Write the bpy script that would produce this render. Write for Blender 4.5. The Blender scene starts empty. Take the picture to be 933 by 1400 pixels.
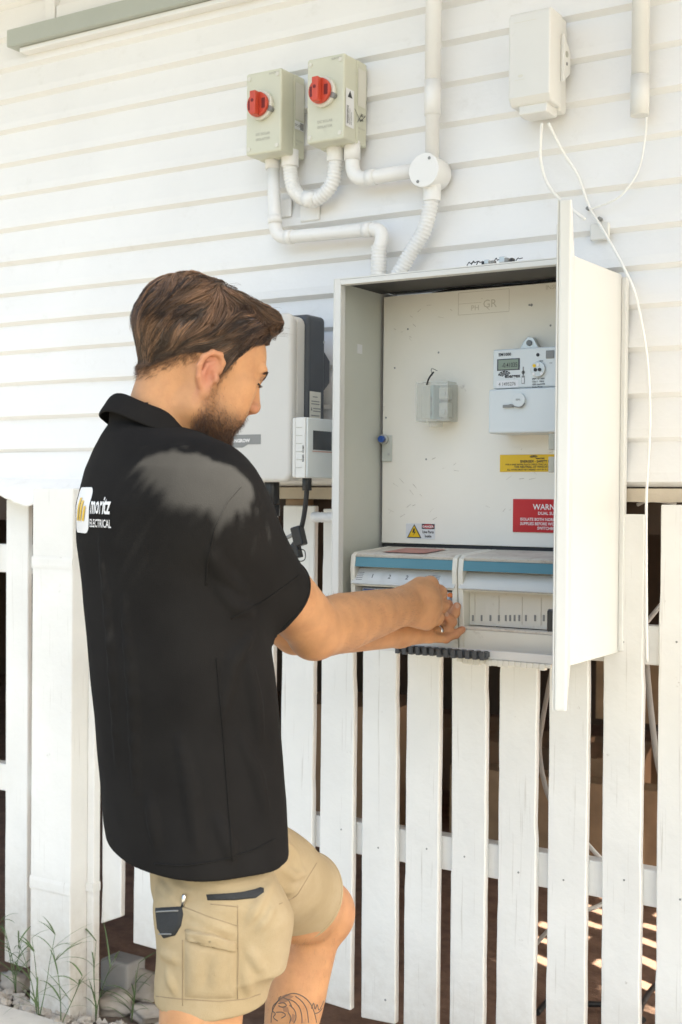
import bpy, bmesh, math, random
import numpy as np
from mathutils import Vector, Matrix
from mathutils.bvhtree import BVHTree
R_ = math.radians
random.seed(7); rng = np.random.default_rng(7)
sc = bpy.context.scene
col = sc.collection

# ------------------------------------------------------------------ camera
FPX, CX, CY = 1771.0, 466.5, 700.0          # focal length and centre of the 933 x 1400 survey photograph
CAM = np.array([0.0, -2.58, 1.38])
YAW, PITCH, ROLL = R_(32.1), R_(-0.6), R_(0.5)
FWD = np.array([-math.sin(YAW)*math.cos(PITCH), math.cos(YAW)*math.cos(PITCH), math.sin(PITCH)])
_r0 = np.array([math.cos(YAW), math.sin(YAW), 0.0]); _u0 = np.cross(_r0, FWD)
RGT = _r0*math.cos(ROLL)+_u0*math.sin(ROLL); UPV = _u0*math.cos(ROLL)-_r0*math.sin(ROLL)
camd = bpy.data.cameras.new('camera'); cam = bpy.data.objects.new('camera', camd); col.objects.link(cam)
camd.sensor_fit = 'VERTICAL'; camd.sensor_height = 36.0; camd.lens = FPX/1400*36
camd.clip_start = 0.05; camd.clip_end = 500
camd.dof.use_dof = True; camd.dof.focus_distance = 2.36; camd.dof.aperture_fstop = 8.0
m = Matrix.Identity(4)
for i in range(3):
    m[i][0], m[i][1], m[i][2], m[i][3] = RGT[i], UPV[i], -FWD[i], CAM[i]
cam.matrix_world = m
sc.camera = cam

# ------------------------------------------------------------------ sky, sun, exposure
SUN = Vector((0.62, -0.22, 0.76)).normalized()       # direction towards the sun
w = bpy.data.worlds.new('World'); sc.world = w; w.use_nodes = True
nt = w.node_tree; bg = nt.nodes['Background']
sky = nt.nodes.new('ShaderNodeTexSky'); sky.sky_type = 'NISHITA'; sky.sun_disc = False
sky.sun_elevation = math.asin(SUN.z); sky.sun_rotation = math.atan2(SUN.x, SUN.y)
sky.air_density = 1.0; sky.dust_density = 4.0; sky.ozone_density = 0.6
nt.links.new(sky.outputs[0], bg.inputs[0]); bg.inputs[1].default_value = 0.07
sl = bpy.data.lights.new('sun', 'SUN'); sun = bpy.data.objects.new('sun', sl); col.objects.link(sun)
sl.energy = 5.0; sl.angle = R_(0.53); sl.color = (1.0, 0.95, 0.87)
sun.rotation_euler = SUN.to_track_quat('Z', 'Y').to_euler(); sun.location = (3, 0, 6)
sc.view_settings.view_transform = 'Standard'; sc.view_settings.look = 'None'
sc.view_settings.exposure = 2.72; sc.view_settings.gamma = 1.0
sc.view_settings.use_white_balance = True
sc.view_settings.white_balance_temperature = 6480; sc.view_settings.white_balance_tint = 3

# ------------------------------------------------------------------ survey helpers: where a sighted point lies on a known plane
def ray(px, py): return FWD + RGT*((px-CX)/FPX) - UPV*((py-CY)/FPX)
def at(px, py, Y):
    d = ray(px, py); return CAM + d*((Y-CAM[1])/d[1])
def atx(px, py, X):
    d = ray(px, py); return CAM + d*((X-CAM[0])/d[0])
def atz(px, py, Z):
    d = ray(px, py); return CAM + d*((Z-CAM[2])/d[2])
def atd(px, py, D): return CAM + ray(px, py)*D
def V(p): return Vector((float(p[0]), float(p[1]), float(p[2])))

# ------------------------------------------------------------------ materials
def mat(name, c, rough=0.5, var=0.06, scale=6.0, bump=0.0, bscale=60.0, metal=0.0, spec=0.5, dirt=None, dirt_amt=0.0, dscale=9.0, trans=0.0, ior=1.45, sheen=0.0, coat=0.0, lo=0.58, hi=0.72):
    M = bpy.data.materials.new(name); M.use_nodes = True
    t = M.node_tree; b = t.nodes['Principled BSDF']; N = t.nodes.new; L = t.links.new
    b.inputs['Roughness'].default_value = rough; b.inputs['Metallic'].default_value = metal
    b.inputs['Specular IOR Level'].default_value = spec
    if trans: b.inputs['Transmission Weight'].default_value = trans; b.inputs['IOR'].default_value = ior
    if sheen: b.inputs['Sheen Weight'].default_value = sheen; b.inputs['Sheen Roughness'].default_value = 0.4
    if coat: b.inputs['Coat Weight'].default_value = coat
    tc = N('ShaderNodeTexCoord')
    n = N('ShaderNodeTexNoise'); n.inputs['Scale'].default_value = scale; n.inputs['Detail'].default_value = 6
    L(tc.outputs['Object'], n.inputs['Vector'])
    cr = N('ShaderNodeValToRGB'); e = cr.color_ramp.elements
    e[0].position = 0.3; e[1].position = 0.7
    e[0].color = (*[max(0, x*(1-var)) for x in c], 1); e[1].color = (*[min(1, x*(1+var)) for x in c], 1)
    L(n.outputs['Fac'], cr.inputs[0]); out = cr.outputs[0]
    if dirt:
        d = N('ShaderNodeTexNoise'); d.inputs['Scale'].default_value = dscale; d.inputs['Detail'].default_value = 9; d.inputs['Roughness'].default_value = 0.72
        L(tc.outputs['Object'], d.inputs['Vector'])
        dr = N('ShaderNodeValToRGB'); dr.color_ramp.elements[0].position = lo; dr.color_ramp.elements[1].position = hi
        dr.color_ramp.elements[0].color = (0, 0, 0, 1); dr.color_ramp.elements[1].color = (dirt_amt,)*3+(1,)
        L(d.outputs['Fac'], dr.inputs[0])
        mx = N('ShaderNodeMix'); mx.data_type = 'RGBA'; mx.inputs[7].default_value = (*dirt, 1)
        L(dr.outputs[0], mx.inputs[0]); L(out, mx.inputs[6]); out = mx.outputs[2]
    L(out, b.inputs['Base Color'])
    if bump:
        bn = N('ShaderNodeTexNoise'); bn.inputs['Scale'].default_value = bscale; bn.inputs['Detail'].default_value = 5
        L(tc.outputs['Object'], bn.inputs['Vector'])
        bp = N('ShaderNodeBump'); bp.inputs['Strength'].default_value = bump; bp.inputs['Distance'].default_value = 0.004
        L(bn.outputs['Fac'], bp.inputs['Height']); L(bp.outputs[0], b.inputs['Normal'])
    return M
M = {}
M['board'] = mat('white_house_paint', (.80, .79, .775), .5, .03, 3, .25, 45, dirt=(.52, .49, .43), dirt_amt=.18, dscale=14)
M['picket'] = mat('old_white_fence_paint', (.79, .775, .735), .6, .05, 5, .5, 30, dirt=(.36, .32, .27), dirt_amt=.75, dscale=26, lo=.66, hi=.74)
M['trim'] = mat('white_trim_paint', (.80, .79, .77), .45, .02, 4, .1)
M['sill'] = mat('sage_grey_paint', (.40, .42, .37), .5, .05, 5, .1)
M['pvc'] = mat('white_conduit_plastic', (.80, .79, .77), .38, .03, 8, .05, dirt=(.55, .52, .46), dirt_amt=.25, dscale=20)
M['cab'] = mat('cream_white_powder_coat', (.685, .675, .64), .42, .03, 4, .06, 120, dirt=(.42, .36, .28), dirt_amt=.35, dscale=18, lo=.66, hi=.78)
M['cabin'] = mat('sage_grey_enamel', (.57, .58, .515), .45, .05, 4, .05, 100, dirt=(.70, .69, .64), dirt_amt=.3, dscale=15, lo=.66, hi=.75)
M['panel'] = mat('mounting_panel_enamel', (.86, .82, .725), .5, .05, 3, .08, 80, dirt=(.34, .29, .22), dirt_amt=.6, dscale=13, lo=.665, hi=.75)
M['dark'] = mat('black_rubber', (.018, .018, .02), .5, .2, 10)
M['black'] = mat('black_plastic', (.012, .012, .013), .35, .2, 10)
M['grey'] = mat('charcoal_plastic', (.055, .06, .068), .45, .12, 10, .1)
M['isobox'] = mat('beige_grey_plastic', (.60, .595, .475), .4, .04, 6, .05, 150, dirt=(.35, .33, .27), dirt_amt=.2, dscale=16)
M['red'] = mat('red_orange_dial_plastic', (.55, .07, .035), .4, .08, 14)
M['cream'] = mat('cream_plastic', (.66, .64, .56), .4, .04, 8)
M['label'] = mat('white_label', (.74, .74, .74), .4, .03, 10)
M['ink'] = mat('black_print', (.025, .025, .028), .5, .1, 10)
M['greyink'] = mat('grey_print', (.24, .24, .23), .5, .1, 10)
M['paleink'] = mat('faded_print', (.40, .39, .33), .5, .1, 10)
M['whiteink'] = mat('white_print', (.80, .78, .76), .5, .03, 10)
M['sred'] = mat('red_sign_plastic', (.50, .016, .022), .3, .06, 8)
M['syel'] = mat('yellow_sign_plastic', (.78, .50, .015), .35, .05, 8)
M['blue'] = mat('blue_plastic', (.03, .09, .34), .35, .1, 8)
M['teal'] = mat('teal_strip_plastic', (.085, .22, .27), .4, .07, 8, dirt=(.3, .33, .33), dirt_amt=.25)
M['dbox'] = mat('switchboard_plastic', (.72, .69, .60), .42, .04, 6, .05, dirt=(.36, .31, .24), dirt_amt=.55, dscale=22, lo=.6, hi=.74)
M['dbgrime'] = mat('dusty_switchboard_top', (.60, .55, .47), .6, .1, 12, .1, dirt=(.30, .22, .17), dirt_amt=.7, dscale=30, lo=.5, hi=.7)
M['clear'] = mat('clear_plastic', (.92, .92, .90), .12, .01, 8, trans=1.0, ior=1.3)
M['flap'] = mat('cloudy_clear_plastic', (.82, .82, .78), .3, .03, 10, .1, 40, trans=.35, ior=1.25)
M['breaker'] = mat('pale_blue_grey_breaker', (.55, .60, .66), .4, .05, 8)
def seethrough(name, c, amount, rough):         # thin clear plastic: mostly lets light straight through
    m_ = mat(name, c, rough, .03, 8, .05, 60); t = m_.node_tree; b = t.nodes['Principled BSDF']; tr = t.nodes.new('ShaderNodeBsdfTransparent'); tr.inputs[0].default_value = (.97, .97, .95, 1); mxs = t.nodes.new('ShaderNodeMixShader'); mxs.inputs[0].default_value = amount
    t.links.new(tr.outputs[0], mxs.inputs[1]); t.links.new(b.outputs[0], mxs.inputs[2]); t.links.new(mxs.outputs[0], t.nodes['Material Output'].inputs[0]); return m_
M['clear'] = seethrough('clear_plastic_sheet', (.80, .80, .76), .26, .12); M['flap'] = seethrough('cloudy_plastic_sheet', (.84, .84, .80), .55, .25)
M['orange'] = mat('orange_button_plastic', (.85, .22, .04), .4, .06, 8)
M['metal'] = mat('galvanised_metal', (.55, .55, .53), .35, .1, 20, metal=.9)
M['meter'] = mat('pale_grey_meter_plastic', (.68, .71, .70), .4, .03, 6, .03)
M['lcd'] = mat('green_grey_display', (.25, .30, .23), .2, .05, 6)
M['inverter'] = mat('warm_grey_inverter_paint', (.60, .58, .54), .45, .03, 5, .05, 120)
M['screen'] = mat('dark_glass_screen', (.05, .055, .06), .12, .3, 9)
M['cablegrey'] = mat('grey_cable_sheath', (.42, .40, .37), .5, .1, 20)
M['cablewhite'] = mat('white_cable_sheath', (.80, .79, .76), .45, .03, 20)
M['wood'] = mat('raw_timber', (.36, .25, .15), .7, .2, 10, .3)
M['carton'] = mat('brown_cardboard', (.36, .235, .14), .8, .12, 6, .15)
M['light_block'] = mat('dark_brown_block', (.10, .07, .05), .9, .3, 3, .4, 12)
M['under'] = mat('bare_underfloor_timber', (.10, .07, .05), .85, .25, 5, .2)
M['leaf'] = mat('green_leaf', (.075, .11, .035), .55, .35, 2.0)
M['weed'] = mat('weed_leaf', (.10, .15, .05), .55, .35, 9.0)
M['bark'] = mat('grey_brown_bark', (.16, .12, .09), .9, .3, 6, .8, 18)
M['rock'] = mat('pale_rubble_stone', (.40, .35, .29), .85, .2, 9, .6, 40)
M['paver'] = mat('grey_concrete', (.38, .36, .33), .85, .1, 9, .4, 60)
M['glass'] = mat('window_glass', (.55, .60, .62), .06, .05, 2, spec=.8)
M['ring'] = mat('silver_ring_metal', (.75, .74, .72), .2, .02, 8, metal=1.0)

# earth splashed up the lower ends of the old fence boards
t = M['picket'].node_tree; b = t.nodes['Principled BSDF']; src = b.inputs['Base Color'].links[0].from_socket
tc = t.nodes.new('ShaderNodeTexCoord'); sx = t.nodes.new('ShaderNodeSeparateXYZ'); t.links.new(tc.outputs['Object'], sx.inputs[0])
mr = t.nodes.new('ShaderNodeMapRange'); mr.inputs[1].default_value = .42; mr.inputs[2].default_value = .12; mr.inputs[3].default_value = 0; mr.inputs[4].default_value = 1; t.links.new(sx.outputs[2], mr.inputs[0])
nz = t.nodes.new('ShaderNodeTexNoise'); nz.inputs['Scale'].default_value = 34; nz.inputs['Detail'].default_value = 8; nz.inputs['Roughness'].default_value = .7; t.links.new(tc.outputs['Object'], nz.inputs['Vector'])
m1 = t.nodes.new('ShaderNodeMath'); m1.operation = 'MULTIPLY'; t.links.new(mr.outputs[0], m1.inputs[0]); t.links.new(nz.outputs['Fac'], m1.inputs[1])
m2 = t.nodes.new('ShaderNodeMath'); m2.operation = 'MULTIPLY'; m2.inputs[1].default_value = 1.0; m2.use_clamp = True; t.links.new(m1.outputs[0], m2.inputs[0])
mx = t.nodes.new('ShaderNodeMix'); mx.data_type = 'RGBA'; mx.inputs[7].default_value = (.40, .33, .25, 1); t.links.new(m2.outputs[0], mx.inputs[0]); t.links.new(src, mx.inputs[6]); t.links.new(mx.outputs[2], b.inputs['Base Color'])
# grain lines running along the boards
wv = t.nodes.new('ShaderNodeTexNoise'); wv.inputs['Scale'].default_value = 1.0; wv.inputs['Detail'].default_value = 6; mp = t.nodes.new('ShaderNodeMapping'); mp.inputs['Scale'].default_value = (170, 170, 5); t.links.new(tc.outputs['Object'], mp.inputs[0]); t.links.new(mp.outputs[0], wv.inputs['Vector'])
cr = t.nodes.new('ShaderNodeValToRGB'); cr.color_ramp.elements[0].position = .64; cr.color_ramp.elements[1].position = .74; cr.color_ramp.elements[0].color = (0,0,0,1); cr.color_ramp.elements[1].color = (.45,.45,.45,1); t.links.new(wv.outputs['Fac'], cr.inputs[0])
m3 = t.nodes.new('ShaderNodeMix'); m3.data_type = 'RGBA'; m3.inputs[7].default_value = (.42, .38, .32, 1); t.links.new(cr.outputs[0], m3.inputs[0]); t.links.new(mx.outputs[2], m3.inputs[6]); t.links.new(m3.outputs[2], b.inputs['Base Color'])

# ------------------------------------------------------------------ mesh builder
def raw_mesh(name, verts, faces, material=None, smooth=False):
    me = bpy.data.meshes.new(name)
    me.from_pydata([tuple(map(float, v)) for v in verts], [], [tuple(f) for f in faces]); me.update()
    if material is not None: me.materials.append(material)
    if smooth: me.polygons.foreach_set('use_smooth', [True]*len(me.polygons))
    return me
class MB:
    def __init__(s): s.v = []; s.f = []; s.sm = []
    def add(s, vs, fs, smooth=False):
        o = len(s.v); s.v += [tuple(map(float, v)) for v in vs]; s.f += [tuple(i+o for i in f) for f in fs]; s.sm += [smooth]*len(fs); return s
    def box(s, x0, x1, y0, y1, z0, z1):
        x0, x1 = sorted((x0, x1)); y0, y1 = sorted((y0, y1)); z0, z1 = sorted((z0, z1))
        return s.add([(x0,y0,z0),(x1,y0,z0),(x1,y1,z0),(x0,y1,z0),(x0,y0,z1),(x1,y0,z1),(x1,y1,z1),(x0,y1,z1)],
              [(0,3,2,1),(4,5,6,7),(0,1,5,4),(1,2,6,5),(2,3,7,6),(3,0,4,7)])
    def prism_x(s, prof, x0, x1):       # prof: list of (y,z), anticlockwise seen from +x
        n = len(prof)
        vs = [(x0,y,z) for y, z in prof]+[(x1,y,z) for y, z in prof]
        fs = [tuple(range(n))[::-1], tuple(range(n, 2*n))]+[(i, (i+1)%n, n+(i+1)%n, n+i) for i in range(n)]
        return s.add(vs, fs)
    def prism(s, prof, y0, y1):         # prof: list of (x,z) anticlockwise seen from the front (-y); y0 front
        n = len(prof)
        vs = [(x,y0,z) for x, z in prof]+[(x,y1,z) for x, z in prof]
        fs = [tuple(range(n)), tuple(range(n, 2*n))[::-1]]+[((i+1)%n, i, n+i, n+(i+1)%n) for i in range(n)]
        return s.add(vs, fs)
    def tube(s, path, r, seg=12, cap=True):
        P = [V(p) for p in path]; n = len(P); rad = r if isinstance(r, (list, tuple)) else [r]*n
        T = []
        for i in range(n):
            a = P[max(0, i-1)]; b = P[min(n-1, i+1)]; T.append((b-a).normalized())
        up = Vector((0,0,1)) if abs(T[0].z) < .9 else Vector((1,0,0))
        nrm = (up-T[0]*up.dot(T[0])).normalized(); vs = []; fs = []
        for i in range(n):
            nrm = (nrm-T[i]*nrm.dot(T[i])).normalized(); bi = T[i].cross(nrm)
            for k in range(seg):
                a = 2*math.pi*k/seg; vs.append(P[i]+(nrm*math.cos(a)+bi*math.sin(a))*rad[i])
        for i in range(n-1):
            for k in range(seg):
                k2 = (k+1)%seg; fs.append((i*seg+k, i*seg+k2, (i+1)*seg+k2, (i+1)*seg+k))
        s.add(vs, fs, True)
        if cap:
            o = len(s.v)-len(vs)
            s.f += [tuple(o+k for k in range(seg))[::-1], tuple(o+(n-1)*seg+k for k in range(seg))]; s.sm += [False, False]
        return s
    def disc(s, c, axis, r, depth, seg=24, r2=None):     # a cylinder from c along axis
        c = V(c); a = Vector(axis).normalized(); return s.tube([c, c+a*depth], [r, r if r2 is None else r2], seg)
    def build(s, name, material, parent=None, bevel=0, seg=2):
        me = raw_mesh(name, s.v, s.f, material); me.polygons.foreach_set('use_smooth', s.sm)
        o = bpy.data.objects.new(name, me); col.objects.link(o)
        if parent is not None: attach(o, parent)
        if bevel:
            b = o.modifiers.new('bevel', 'BEVEL'); b.width = bevel; b.segments = seg; b.limit_method = 'ANGLE'; b.angle_limit = R_(40); b.harden_normals = False
        return o
WM = {}
def attach(o, parent):
    o.parent = parent
    o.matrix_parent_inverse = WM.get(parent.name, Matrix.Identity(4)).inverted()
    WM[o.name] = Matrix.Identity(4)
def tag(o, label=None, cat=None, group=None, kind=None):
    if label: o['label'] = label
    if cat: o['category'] = cat
    if group: o['group'] = group
    if kind: o['kind'] = kind
    return o
def thing(name, label, cat, loc=(0,0,0), group=None):
    o = bpy.data.objects.new(name, None); col.objects.link(o); o.location = V(loc); o.empty_display_size = .05
    WM[o.name] = Matrix.Translation(V(loc)); return tag(o, label, cat, group)
def smooth_path(pts, n=8):
    P = [V(p) for p in pts]; out = []
    for i in range(len(P)-1):
        p0 = P[max(0, i-1)]; p1 = P[i]; p2 = P[i+1]; p3 = P[min(len(P)-1, i+2)]
        for k in range(n):
            t = k/n; out.append(.5*((2*p1)+(p2-p0)*t+(2*p0-5*p1+4*p2-p3)*t*t+(3*p1-p0-3*p2+p3)*t**3))
    out.append(P[-1]); return out
def resample(path, step):
    P = [V(p) for p in path]; L = [0]
    for a, b in zip(P, P[1:]): L.append(L[-1]+(b-a).length)
    n = max(2, int(L[-1]/step)); out = []; j = 0
    for i in range(n+1):
        d = L[-1]*i/n
        while j < len(P)-2 and L[j+1] < d: j += 1
        t = (d-L[j])/max(1e-9, L[j+1]-L[j]); out.append(P[j].lerp(P[j+1], min(1, t)))
    return out
def corrugated(mb, pts, r, pitch=.0078, seg=14):
    p = resample(smooth_path(pts, 10), pitch/3); rad = [r*(1.04 if i%3 == 0 else (1.0 if i%3 == 1 else .84)) for i in range(len(p))]
    return mb.tube(p, rad, seg)
def bend(pts, r=.03, n=6):            # polyline with rounded corners
    P = [V(p) for p in pts]; out = [P[0]]
    for a, b, c in zip(P, P[1:], P[2:]):
        u = (a-b).normalized(); w_ = (c-b).normalized(); s_ = b+u*r; e_ = b+w_*r
        for k in range(n+1):
            t = k/n; out.append((1-t)**2*s_+2*t*(1-t)*b+t*t*e_)
    out.append(P[-1]); return out
_txt = {}
def text_geo(s, size, bold=0.0, align='LEFT', sx=1.0):
    cu = bpy.data.curves.new('t', 'FONT'); cu.body = s; cu.size = size; cu.align_x = align; cu.offset = bold*size; cu.resolution_u = 2
    o = bpy.data.objects.new('t', cu); col.objects.link(o); dg = bpy.context.evaluated_depsgraph_get(); dg.update()
    me = o.evaluated_get(dg).to_mesh(); vs = [(v.co.x*sx, v.co.y) for v in me.vertices]; fs = [tuple(p.vertices) for p in me.polygons]
    o.evaluated_get(dg).to_mesh_clear(); bpy.data.objects.remove(o); bpy.data.curves.remove(cu); return vs, fs
class Lettering:                        # flat print lying on a plane: origin, u (right), v (up)
    def __init__(s, o, u=(1,0,0), v=(0,0,1), lift=.0006):
        s.o = V(o); s.u = Vector(u).normalized(); s.v = Vector(v).normalized(); s.n = s.u.cross(s.v); s.l = lift; s.mb = MB()
    def p(s, x, y): return s.o+s.u*x+s.v*y+s.n*s.l
    def text(s, t, x, y, size, bold=0.0, align='LEFT', sx=1.0):
        vs, fs = text_geo(t, size, bold, align, sx); s.mb.add([s.p(x+a, y+b) for a, b in vs], fs); return s
    def poly(s, pts): s.mb.add([s.p(*q) for q in pts], [tuple(range(len(pts)))]); return s
    def rect(s, x, y, w_, h): return s.poly([(x,y),(x+w_,y),(x+w_,y+h),(x,y+h)])
    def ell(s, x, y, a, b, n=20): return s.poly([(x+a*math.cos(2*math.pi*k/n), y+b*math.sin(2*math.pi*k/n)) for k in range(n)])
    def fan(s, x, y, w_, h):           # the small fan of cells used as an emblem
        for i in range(5):
            for j in range(3):
                a0 = R_(160-i*26); a1 = R_(160-i*26-21); r0 = .30+.24*j; r1 = r0+.19
                s.poly([(x+w_*r*math.cos(a), y+h*r*math.sin(a)) for r, a in ((r0,a1),(r1,a1),(r1,a0),(r0,a0))])
        return s
    def build(s, material, parent, name='lettering'): return s.mb.build(name, material, parent)

# ------------------------------------------------------------------ ground
def ground_mesh():
    mb = MB()
    xs = [-60, -20, -8]+list(np.linspace(-5, 2, 57))+[8, 20, 60]; ys = [-60, -20, -8, -4]+list(np.linspace(-2.5, 3, 56))+[8, 20, 60]
    vs = []
    for y in ys:
        for x in xs:
            z = 0.012*math.sin(3.1*x+1.3*y)+.008*math.sin(7.7*x-5.2*y) if (-5 < x < 2 and -.35 < y < 3) else 0
            vs.append((x, y, z+random.uniform(-.003, .003)*(abs(x) < 6)))
    nx = len(xs)
    fs = [(j*nx+i, j*nx+i+1, (j+1)*nx+i+1, (j+1)*nx+i) for j in range(len(ys)-1) for i in range(nx-1)]
    return raw_mesh('ground', vs, fs, None, True)
gm = bpy.data.materials.new('sandy_ground'); gm.use_nodes = True
t = gm.node_tree; b = t.nodes['Principled BSDF']; b.inputs['Roughness'].default_value = .95
tc = t.nodes.new('ShaderNodeTexCoord'); sx = t.nodes.new('ShaderNodeSeparateXYZ'); t.links.new(tc.outputs['Object'], sx.inputs[0])
mr = t.nodes.new('ShaderNodeMapRange'); mr.inputs[1].default_value = -.12; mr.inputs[2].default_value = .25; t.links.new(sx.outputs[1], mr.inputs[0])
n1 = t.nodes.new('ShaderNodeTexNoise'); n1.inputs['Scale'].default_value = 14; n1.inputs['Detail'].default_value = 10; n1.inputs['Roughness'].default_value = .7; t.links.new(tc.outputs['Object'], n1.inputs['Vector'])
c1 = t.nodes.new('ShaderNodeValToRGB'); c1.color_ramp.elements[0].position = .35; c1.color_ramp.elements[1].position = .7
c1.color_ramp.elements[0].color = (.10, .09, .07, 1); c1.color_ramp.elements[1].color = (.17, .15, .125, 1); t.links.new(n1.outputs['Fac'], c1.inputs[0])
c2 = t.nodes.new('ShaderNodeValToRGB'); c2.color_ramp.elements[0].position = .35; c2.color_ramp.elements[1].position = .7
c2.color_ramp.elements[0].color = (.17, .095, .062, 1); c2.color_ramp.elements[1].color = (.30, .18, .12, 1); t.links.new(n1.outputs['Fac'], c2.inputs[0])
mx = t.nodes.new('ShaderNodeMix'); mx.data_type = 'RGBA'; t.links.new(mr.outputs[0], mx.inputs[0]); t.links.new(c1.outputs[0], mx.inputs[6]); t.links.new(c2.outputs[0], mx.inputs[7]); t.links.new(mx.outputs[2], b.inputs['Base Color'])
bp = t.nodes.new('ShaderNodeBump'); bp.inputs['Strength'].default_value = .8; bp.inputs['Distance'].default_value = .015; t.links.new(n1.outputs['Fac'], bp.inputs['Height']); t.links.new(bp.outputs[0], b.inputs['Normal'])
me = ground_mesh(); me.materials.append(gm); o = bpy.data.objects.new('ground', me); col.objects.link(o); tag(o, kind='structure')
# pale concrete path along the front
mb = MB(); nseg = 26; fx = np.linspace(-3.6, 1.2, nseg)
front = [(x, -.165+.012*math.sin(5*x)+random.uniform(-.012, .012)) for x in fx]
vs = [(x, y, .035) for x, y in front]+[(x, -1.15, .03) for x in fx]+[(x, y+.008, -.02) for x, y in front]
fs = [(nseg+i, nseg+i+1, i+1, i) for i in range(nseg-1)]+[(i, i+1, 2*nseg+i+1, 2*nseg+i) for i in range(nseg-1)]
mb.add(vs, fs)
M['path'] = mat('pale_sandy_concrete', (.54, .50, .44), .9, .10, 11, .5, 70, dirt=(.32, .26, .2), dirt_amt=.4, dscale=30)
tag(mb.build('path', M['path']), kind='structure')

# ------------------------------------------------------------------ the weatherboard house
XR = -0.52                                              # right-hand corner of the house, just outside the picture
house = thing('weatherboard_house', 'white weatherboard house wall behind the man, with a sage window sill', 'house', (-3, .1, 1.4))
edges = [1.408, 1.497, 1.588, 1.682, 1.770, 1.837+.012, 1.930, 2.018, 2.112, 2.204, 2.293, 2.385, 2.470, 2.556, 2.643, 2.732, 2.82, 2.91, 2.98]
for i in range(len(edges)-1):
    z0, z1 = edges[i], edges[i+1]
    jag = random.uniform(-.0012, .0012)
    prof = [(.012, z0+.002), (-.0035, z0+.001), (-.0205+jag, z0+.0115), (-.019+jag, z0+.03), (-.006, z1+.004), (.012, z1+.004)]
    mb = MB(); n = 30; xs = np.linspace(-7.5, XR, n); vs = []; fs = []
    wob = [0]*n
    for k in range(1, n): wob[k] = .7*wob[k-1]+random.gauss(0, .0006)
    for k, x in enumerate(xs): vs += [(x, y+wob[k]*(.4 if j in (0, 5) else 1), z+wob[k]*.7) for j, (y, z) in enumerate(prof)]
    p = len(prof)
    for k in range(n-1):
        for j in range(p): fs.append((k*p+j, (k+1)*p+j, (k+1)*p+(j+1)%p, k*p+(j+1)%p))
    fs += [tuple(range(p)), tuple((n-1)*p+j for j in range(p))[::-1]]
    mb.add(vs, fs); mb.build('weatherboard', M['board'], house)
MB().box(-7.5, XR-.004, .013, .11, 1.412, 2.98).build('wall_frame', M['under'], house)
MB().box(XR-.1, XR-.002, .112, 6.0, 1.42, 3.2).build('side_wall', M['board'], house)
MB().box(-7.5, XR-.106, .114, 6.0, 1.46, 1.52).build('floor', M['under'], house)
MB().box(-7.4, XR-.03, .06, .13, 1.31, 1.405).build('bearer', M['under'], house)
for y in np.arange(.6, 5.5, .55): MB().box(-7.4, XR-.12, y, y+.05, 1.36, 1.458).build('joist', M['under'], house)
MB().box(-7.5, XR, 5.0, 5.12, -.05, 1.455).build('light_block_wall', M['light_block'], house)  # added walls, keep far-side daylight out from under the floor
MB().box(-7.62, -7.52, .0, 5.1, -.05, 1.455).build('light_block_wall', M['light_block'], house)
# unseen roof, its deep eave and wide verge sized to shade the wall
mb = MB(); mb.prism_x([(-.75, 2.99), (3.2, 4.75), (6.9, 3.12), (6.9, 3.18), (3.2, 4.82), (-.75, 3.06)][::-1], -8.2, .62)
mb.build('roof', mat('grey_roof_sheet', (.33, .34, .34), .5, .08, 3), house)
MB().box(-8.2, .62, -.70, .0, 2.985, 3.0).build('soffit', M['trim'], house)
MB().box(-8.22, .64, -.79, -.755, 2.95, 3.09).build('fascia', M['trim'], house)
# window at the top left
wx0, wx1 = -2.665, -1.35
win = MB().box(-2.56, -2.525, -.030, .02, 2.643, 3.0).build('window', M['trim'], house, .003)
mb = MB(); mb.prism_x([(-.068, 2.602), (-.068, 2.648), (-.02, 2.660), (.0, 2.660), (.0, 2.602)][::-1], wx0, wx1); mb.build('sill', M['sill'], win, .002)
MB().box(wx0+.03, wx1-.03, -.050, -.001, 2.588, 2.601).build('trim', M['trim'], win, .002)
MB().box(-2.522, -1.48, -.026, .0, 2.662, 2.70).build('sash', M['trim'], win, .002)
MB().box(-2.52, -1.48, -.012, -.006, 2.702, 3.0).build('pane', M['trim'], win)
# torn flashing under the cladding at the left
mb = MB(); n = 30; xs = np.linspace(-2.74, -2.28, n); vs = []; fs = []
for k, x in enumerate(xs):
    s = (x+2.74)/.46; drop = .012+.085*s+.012*math.sin(20*s)*s+random.uniform(-.003, .004); out = .085-.01*s+random.uniform(-.004, .004)
    if s < .12: out *= s/.12*.6+.4
    vs += [(x, -.012, 1.432), (x, -.03, 1.425-.1*drop), (x, -.03-out*.6, 1.418-drop*.5), (x, -.03-out, 1.412-drop), (x, -.028-out, 1.407-drop), (x, -.02, 1.404-.2*drop)]
for k in range(n-1):
    for j in range(6): fs.append((k*6+j, (k+1)*6+j, (k+1)*6+(j+1)%6, k*6+(j+1)%6))
fs += [tuple(range(6)), tuple((n-1)*6+j for j in range(6))[::-1]]
mb.add(vs, fs); mb.build('flashing', M['board'], house)
MB().box(-1.80, XR-.02, -.016, .05, 1.378, 1.4055).build('bottom_plate', mat('weathered_cream_timber', (.50, .43, .33), .7, .12, 10, .3), house)
MB().box(-1.79, -1.735, .02, .07, 1.0, 1.377).build('stud', M['wood'], house)

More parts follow.
